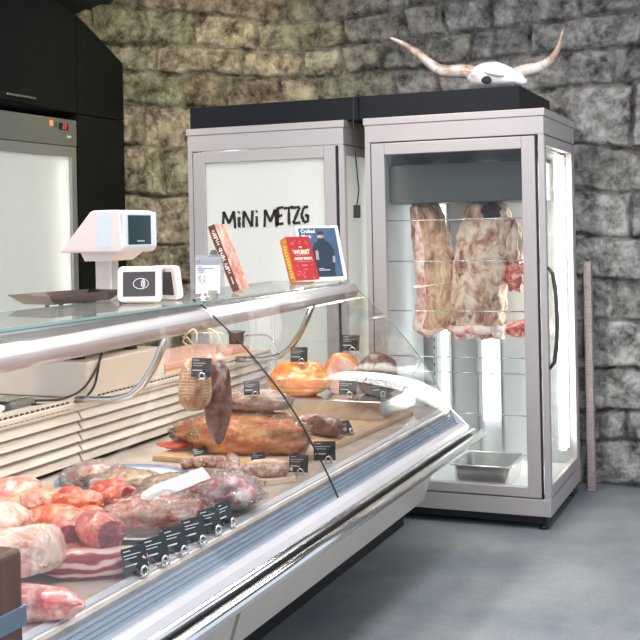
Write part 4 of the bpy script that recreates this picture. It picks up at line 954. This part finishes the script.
# far hams
meat('smoked_ham', blob(.14, .085, .085, .12, 2.5, 61, floor=.07), M['smoked'], (-1.985, 4.50), DZ + .10, 'orange smoked ham chunk at the far end of the counter', rz=.1, group='hams at the far end', cat='ham')
meat('cut_ham', blob(.11, .085, .095, .10, 2.5, 62, floor=.08, cut=.05), [M['smoked'], M['hamcut']], (-1.83, 4.62), DZ + .10, 'ham with pale pink marbled cut face at the far end', rz=math.radians(-75), group='hams at the far end', cat='ham')
meat('dark_ham', blob(.095, .075, .095, .14, 2.5, 63, floor=.08), M['darksausage'], (-1.665, 4.62), DZ + .10, 'dark air-dried ham rightmost at the far end of the counter', rz=.3, group='hams at the far end', cat='ham')
o = MB().box(-2.20, -1.57, 4.40, 4.86, DZ + .0205, DZ + .10, .004).build('display_riser', M['steel'], None, (-2.0, 4.6, DZ)); tag(o, 'low steel step under the hams at the far end', 'riser')
o = [x for x in bpy.data.objects if x.name == 'dark_ham'][0]; rest(o, DZ + .10)

# hanging ham and dark sausage on strings
t = thing('netted_ham', (-1.79, 3.23, 1.15), 'string-netted pale ham hanging from the top rail', 'ham')
b = blob(.085, .052, .050, .05, 2, 71, nu=36, nv=30, sq=.75, taper=-.10, fine=.01); hm = place(b, 'ham', M['nethamm'], (-1.795, 3.22, 1.005), ry=math.radians(90), parent=t)
b = MB()
for k in range(15):
    z = 1.075 - k * .0102; tt = (z - 1.005) / .085; rr_ = math.sqrt(max(0, 1 - abs(tt) ** 2.6)) * .0535 * (1 - tt * .10) + .001
    b.tube([(-1.795 + rr_ * math.cos(a), 3.22 + rr_ * math.sin(a), z + .002 * math.sin(3 * a)) for a in [2 * PI * q / 20 for q in range(21)]], .0011, 5, caps=False)
for q in range(8):
    a = 2 * PI * q / 8; pts = []
    for k in range(12):
        z = 1.085 - k * .0145; tt = (z - 1.005) / .085; rr_ = math.sqrt(max(0, 1 - abs(tt) ** 2.6)) * .0535 * (1 - tt * .10) + .001
        pts.append((-1.795 + rr_ * math.cos(a), 3.22 + rr_ * math.sin(a), z))
    b.tube(pts, .0011, 5)
b.build('net', M['string'], t)
b = MB().tube(curve_pts([(-1.795, 3.22, 1.085), (-1.80, 3.215, 1.12), (-1.83, 3.21, 1.145), (-1.815, 3.21, 1.16), (-1.79, 3.215, 1.13), (-1.785, 3.22, 1.17), (-1.80, 3.22, 1.185), (-1.84, 3.225, 1.158)], 6), .0028, 7)
b.build('string', M['string'], t)
t = thing('hanging_sausage', (-1.76, 3.29, 1.12), 'long dark dry sausage hanging behind the netted ham', 'sausage')
b = blob(.145, .046, .044, .06, 2, 72, nu=32, nv=34, sq=.8, taper=-.0, fine=.02)
b.v = [(x, y * (1 if x < 0 else (1 - .45 * (x / .145) ** 2)), z * (1 if x < 0 else (1 - .45 * (x / .145) ** 2))) for x, y, z in b.v]
place(b, 'casing', M['darksausage'], (-1.768, 3.325, .935), ry=math.radians(90), parent=t)
MB().tube(curve_pts([(-1.768, 3.325, 1.075), (-1.76, 3.31, 1.11), (-1.75, 3.30, 1.16), (-1.785, 3.30, 1.18), (-1.77, 3.31, 1.13), (-1.745, 3.33, 1.10), (-1.74, 3.32, 1.16), (-1.77, 3.31, 1.165), (-1.845, 3.30, 1.165)], 6), .0028, 7).build('string', M['string'], t)
place(blob(.03, .03, .022, .3, 3, 73, nu=20, nv=14, fine=.1), 'tied_top', M['cured'], (-1.768, 3.325, 1.075), parent=t)

# ------------------------------------------------------------------ price cards
def tagproto():
    t = thing('price_card', (0, 0, 0), 'x', 'price card', 'black price cards along the front ledge')
    W, H = .068, .058
    mcard = Matrix.Rotation(math.radians(-12), 4, 'X')
    c = loc_part(MB().box(-W / 2, W / 2, 0, .0016, .008, .008 + H, .0004), 'card', M['cardblack'], t, mcard)
    b = MB(); rg = random.Random(4)
    for z, n_, s_ in ((.059, 5, .0022), (.050, 9, .0018), (.043, 6, .0016), (.028, 6, .0032)):
        x = -.029
        for k in range(n_):
            w = rg.uniform(.002, .006)
            b.box(x, x + w, -.0006, 0, z - s_ / 2, z + s_ / 2); x += w + .0013
    w_ = loc_part(b, 'writing', M['chalk'], t, mcard); w_.parent = c
    bb = MB().tube([Vector((.012 + .0095 * math.cos(a), -.010, .0125 + .0095 * math.sin(a))) for a in [2 * PI * k / 16 for k in range(17)]], .0030, 7, caps=False)
    bb.box(.0, .024, -.014, .006, 0, .004, .001)
    loc_part(bb, 'clip', M['steel'], t, Matrix.Identity(4))
    return t
def copy_tree(o, parent=None):
    c = o.copy(); COL.objects.link(c)
    if parent: c.parent = parent
    for ch in list(o.children): copy_tree(ch, c)
    return c
TP = tagproto(); first = True
def pcard(x, y, z, rz, label, group='black price cards along the front ledge', tilt=0., s=1.):
    global first
    o = TP if first else copy_tree(TP); first = False
    o.location = (x, y, z); o.rotation_euler = (tilt, 0, rz); o.scale = (s, s, s); o['label'] = label; o['group'] = group
    return o
front = [(-1.462, 2.27, 'black price card nearest the wooden post in the front row'), (-1.458, 2.36, 'second price card of the front row from the wooden post'),
         (-1.457, 2.452, 'third price card of the front row, before the oval plate'), (-1.458, 2.552, 'fourth price card of the front row, before the bagged pink meat'),
         (-1.466, 2.655, 'fifth price card of the front row, before the bagged red meat'), (-1.462, 2.735, 'half hidden last price card of the front row, farthest along')]
for k, (x, y, l) in enumerate(front): pcard(x + .022, y + .015, DZ + .004, math.radians(70 if k < 5 else 84), l, s=1.08)
G2 = 'black price cards among the boards'
pcard(-1.935, 3.53, DZ, math.radians(60), 'price card lying behind the small wooden board, left of the ham', G2, tilt=-.5, s=.9)
pcard(-1.70, 3.49, DZ + .007, math.radians(35), 'price card between the grey salamis on the tray', G2, s=.75)
pcard(-1.53, 3.44, DZ, math.radians(5), 'price card leaning at the right end of the salami tray', G2, s=1.)
pcard(-1.515, 3.64, DZ, math.radians(20), 'price card on the board edge right of the orange ham', G2, s=1.15)
pcard(-1.585, 4.06, BZ, math.radians(60), 'price card beside the dark purple dry sausage', G2, tilt=-.5, s=1.)
pcard(-1.96, 4.44, .925, math.radians(15), 'price card standing on the orange ham chunk at the far end', G2, s=1.1)
pcard(-1.79, 4.62, .957, math.radians(5), 'price card on top of the pale cut ham', G2, s=1.2)
pcard(-1.745, 4.46, .785, math.radians(5), 'price card in front of the pale cut ham', G2, s=1.15)
pcard(-1.62, 4.52, .785, math.radians(40), 'price card in front of the dark air-dried ham', G2, s=1.)
pcard(-1.79, 3.63, BZ + .205, math.radians(35), 'price card sticking up from the cured roll on the ham', G2, s=.85)
pcard(-1.745, 3.165, 1.03, math.radians(0), 'dark price card hanging across netted ham and dark sausage', G2, s=1.05)

# ------------------------------------------------------------------ wooden post in the foreground
t = thing('wooden_post', (-1.22, 1.35, 0), 'dark wooden post with blue-grey steel band at the lower left edge', 'post')
MB().box(-1.33, -1.124, 1.25, 1.45, 0, 1.009, .010, seg=3).build('post', M['darkwood'], t)
b = MB().box(-1.333, -1.121, 1.247, 1.453, .885, .918, .002); b.build('steel_band', M['steelband'], t)

# ------------------------------------------------------------------ camera
F = 1117.; yaw = math.atan(465 / 1117.); roll = .020
rt = Vector((math.cos(yaw), math.sin(yaw), 0)); fw = Vector((-math.sin(yaw), math.cos(yaw), 0)); up = Vector((0, 0, 1))
Rr = rt * math.cos(roll) - up * math.sin(roll); Ur = rt * math.sin(roll) + up * math.cos(roll)
cam = bpy.data.cameras.new('camera'); co = bpy.data.objects.new('camera', cam); COL.objects.link(co)
co.matrix_world = Matrix(((Rr.x, Ur.x, -fw.x, 0), (Rr.y, Ur.y, -fw.y, 0), (Rr.z, Ur.z, -fw.z, 1.5), (0, 0, 0, 1)))
cam.sensor_width = 36; cam.lens = F / 640 * 36; cam.shift_y = -89 / 640; cam.clip_start = .05
S.camera = co

# ------------------------------------------------------------------ light
def area(name, loc, rot, sx, sy, power, col):
    l = bpy.data.lights.new(name, 'AREA'); l.shape = 'RECTANGLE'; l.size = sx; l.size_y = sy; l.energy = power; l.color = col
    o = bpy.data.objects.new(name, l); o.location = loc; o.rotation_euler = rot; COL.objects.link(o); return o
def spot(name, loc, target, power, col, angle, blend=.6, rad=.25):
    l = bpy.data.lights.new(name, 'SPOT'); l.energy = power; l.color = col; l.spot_size = math.radians(angle); l.spot_blend = blend; l.shadow_soft_size = rad
    o = bpy.data.objects.new(name, l); o.location = loc; d = Vector(target) - Vector(loc); o.rotation_euler = d.to_track_quat('-Z', 'Y').to_euler(); COL.objects.link(o); return o
w = bpy.data.worlds.new('world'); S.world = w; w.use_nodes = True
w.node_tree.nodes['Background'].inputs[0].default_value = (.80, .88, 1., 1); w.node_tree.nodes['Background'].inputs[1].default_value = .9
area('ceiling_lamp_aisle', (-.2, 3.2, 3.38), (0, 0, 0), .5, 3., 60, (.95, .97, 1.))
area('ceiling_lamp_counter', (-2.1, 3.2, 3.36), (0, 0, 0), .3, 3.2, 60, (1., .95, .87))
spot('wall_spot_left', (-3.1, 4.6, 3.3), (-3.7, 6.6, 2.2), 95, (1., .88, .66), 75)
spot('counter_spot_near', (-1.2, 2.2, 3.3), (-1.8, 2.5, .7), 100, (1., .90, .82), 50)
spot('counter_spot_far', (-1.2, 3.6, 3.3), (-1.8, 3.9, .7), 85, (1., .90, .82), 50)
spot('skull_spot', (-1.3, 4.4, 3.3), (-1.5, 6.0, 2.2), 25, (1., .95, .9), 45)
vs_ = S.view_settings; vs_.view_transform = 'Standard'; vs_.look = 'None'; vs_.gamma = 1; vs_.use_curve_mapping = False; vs_.exposure = .5
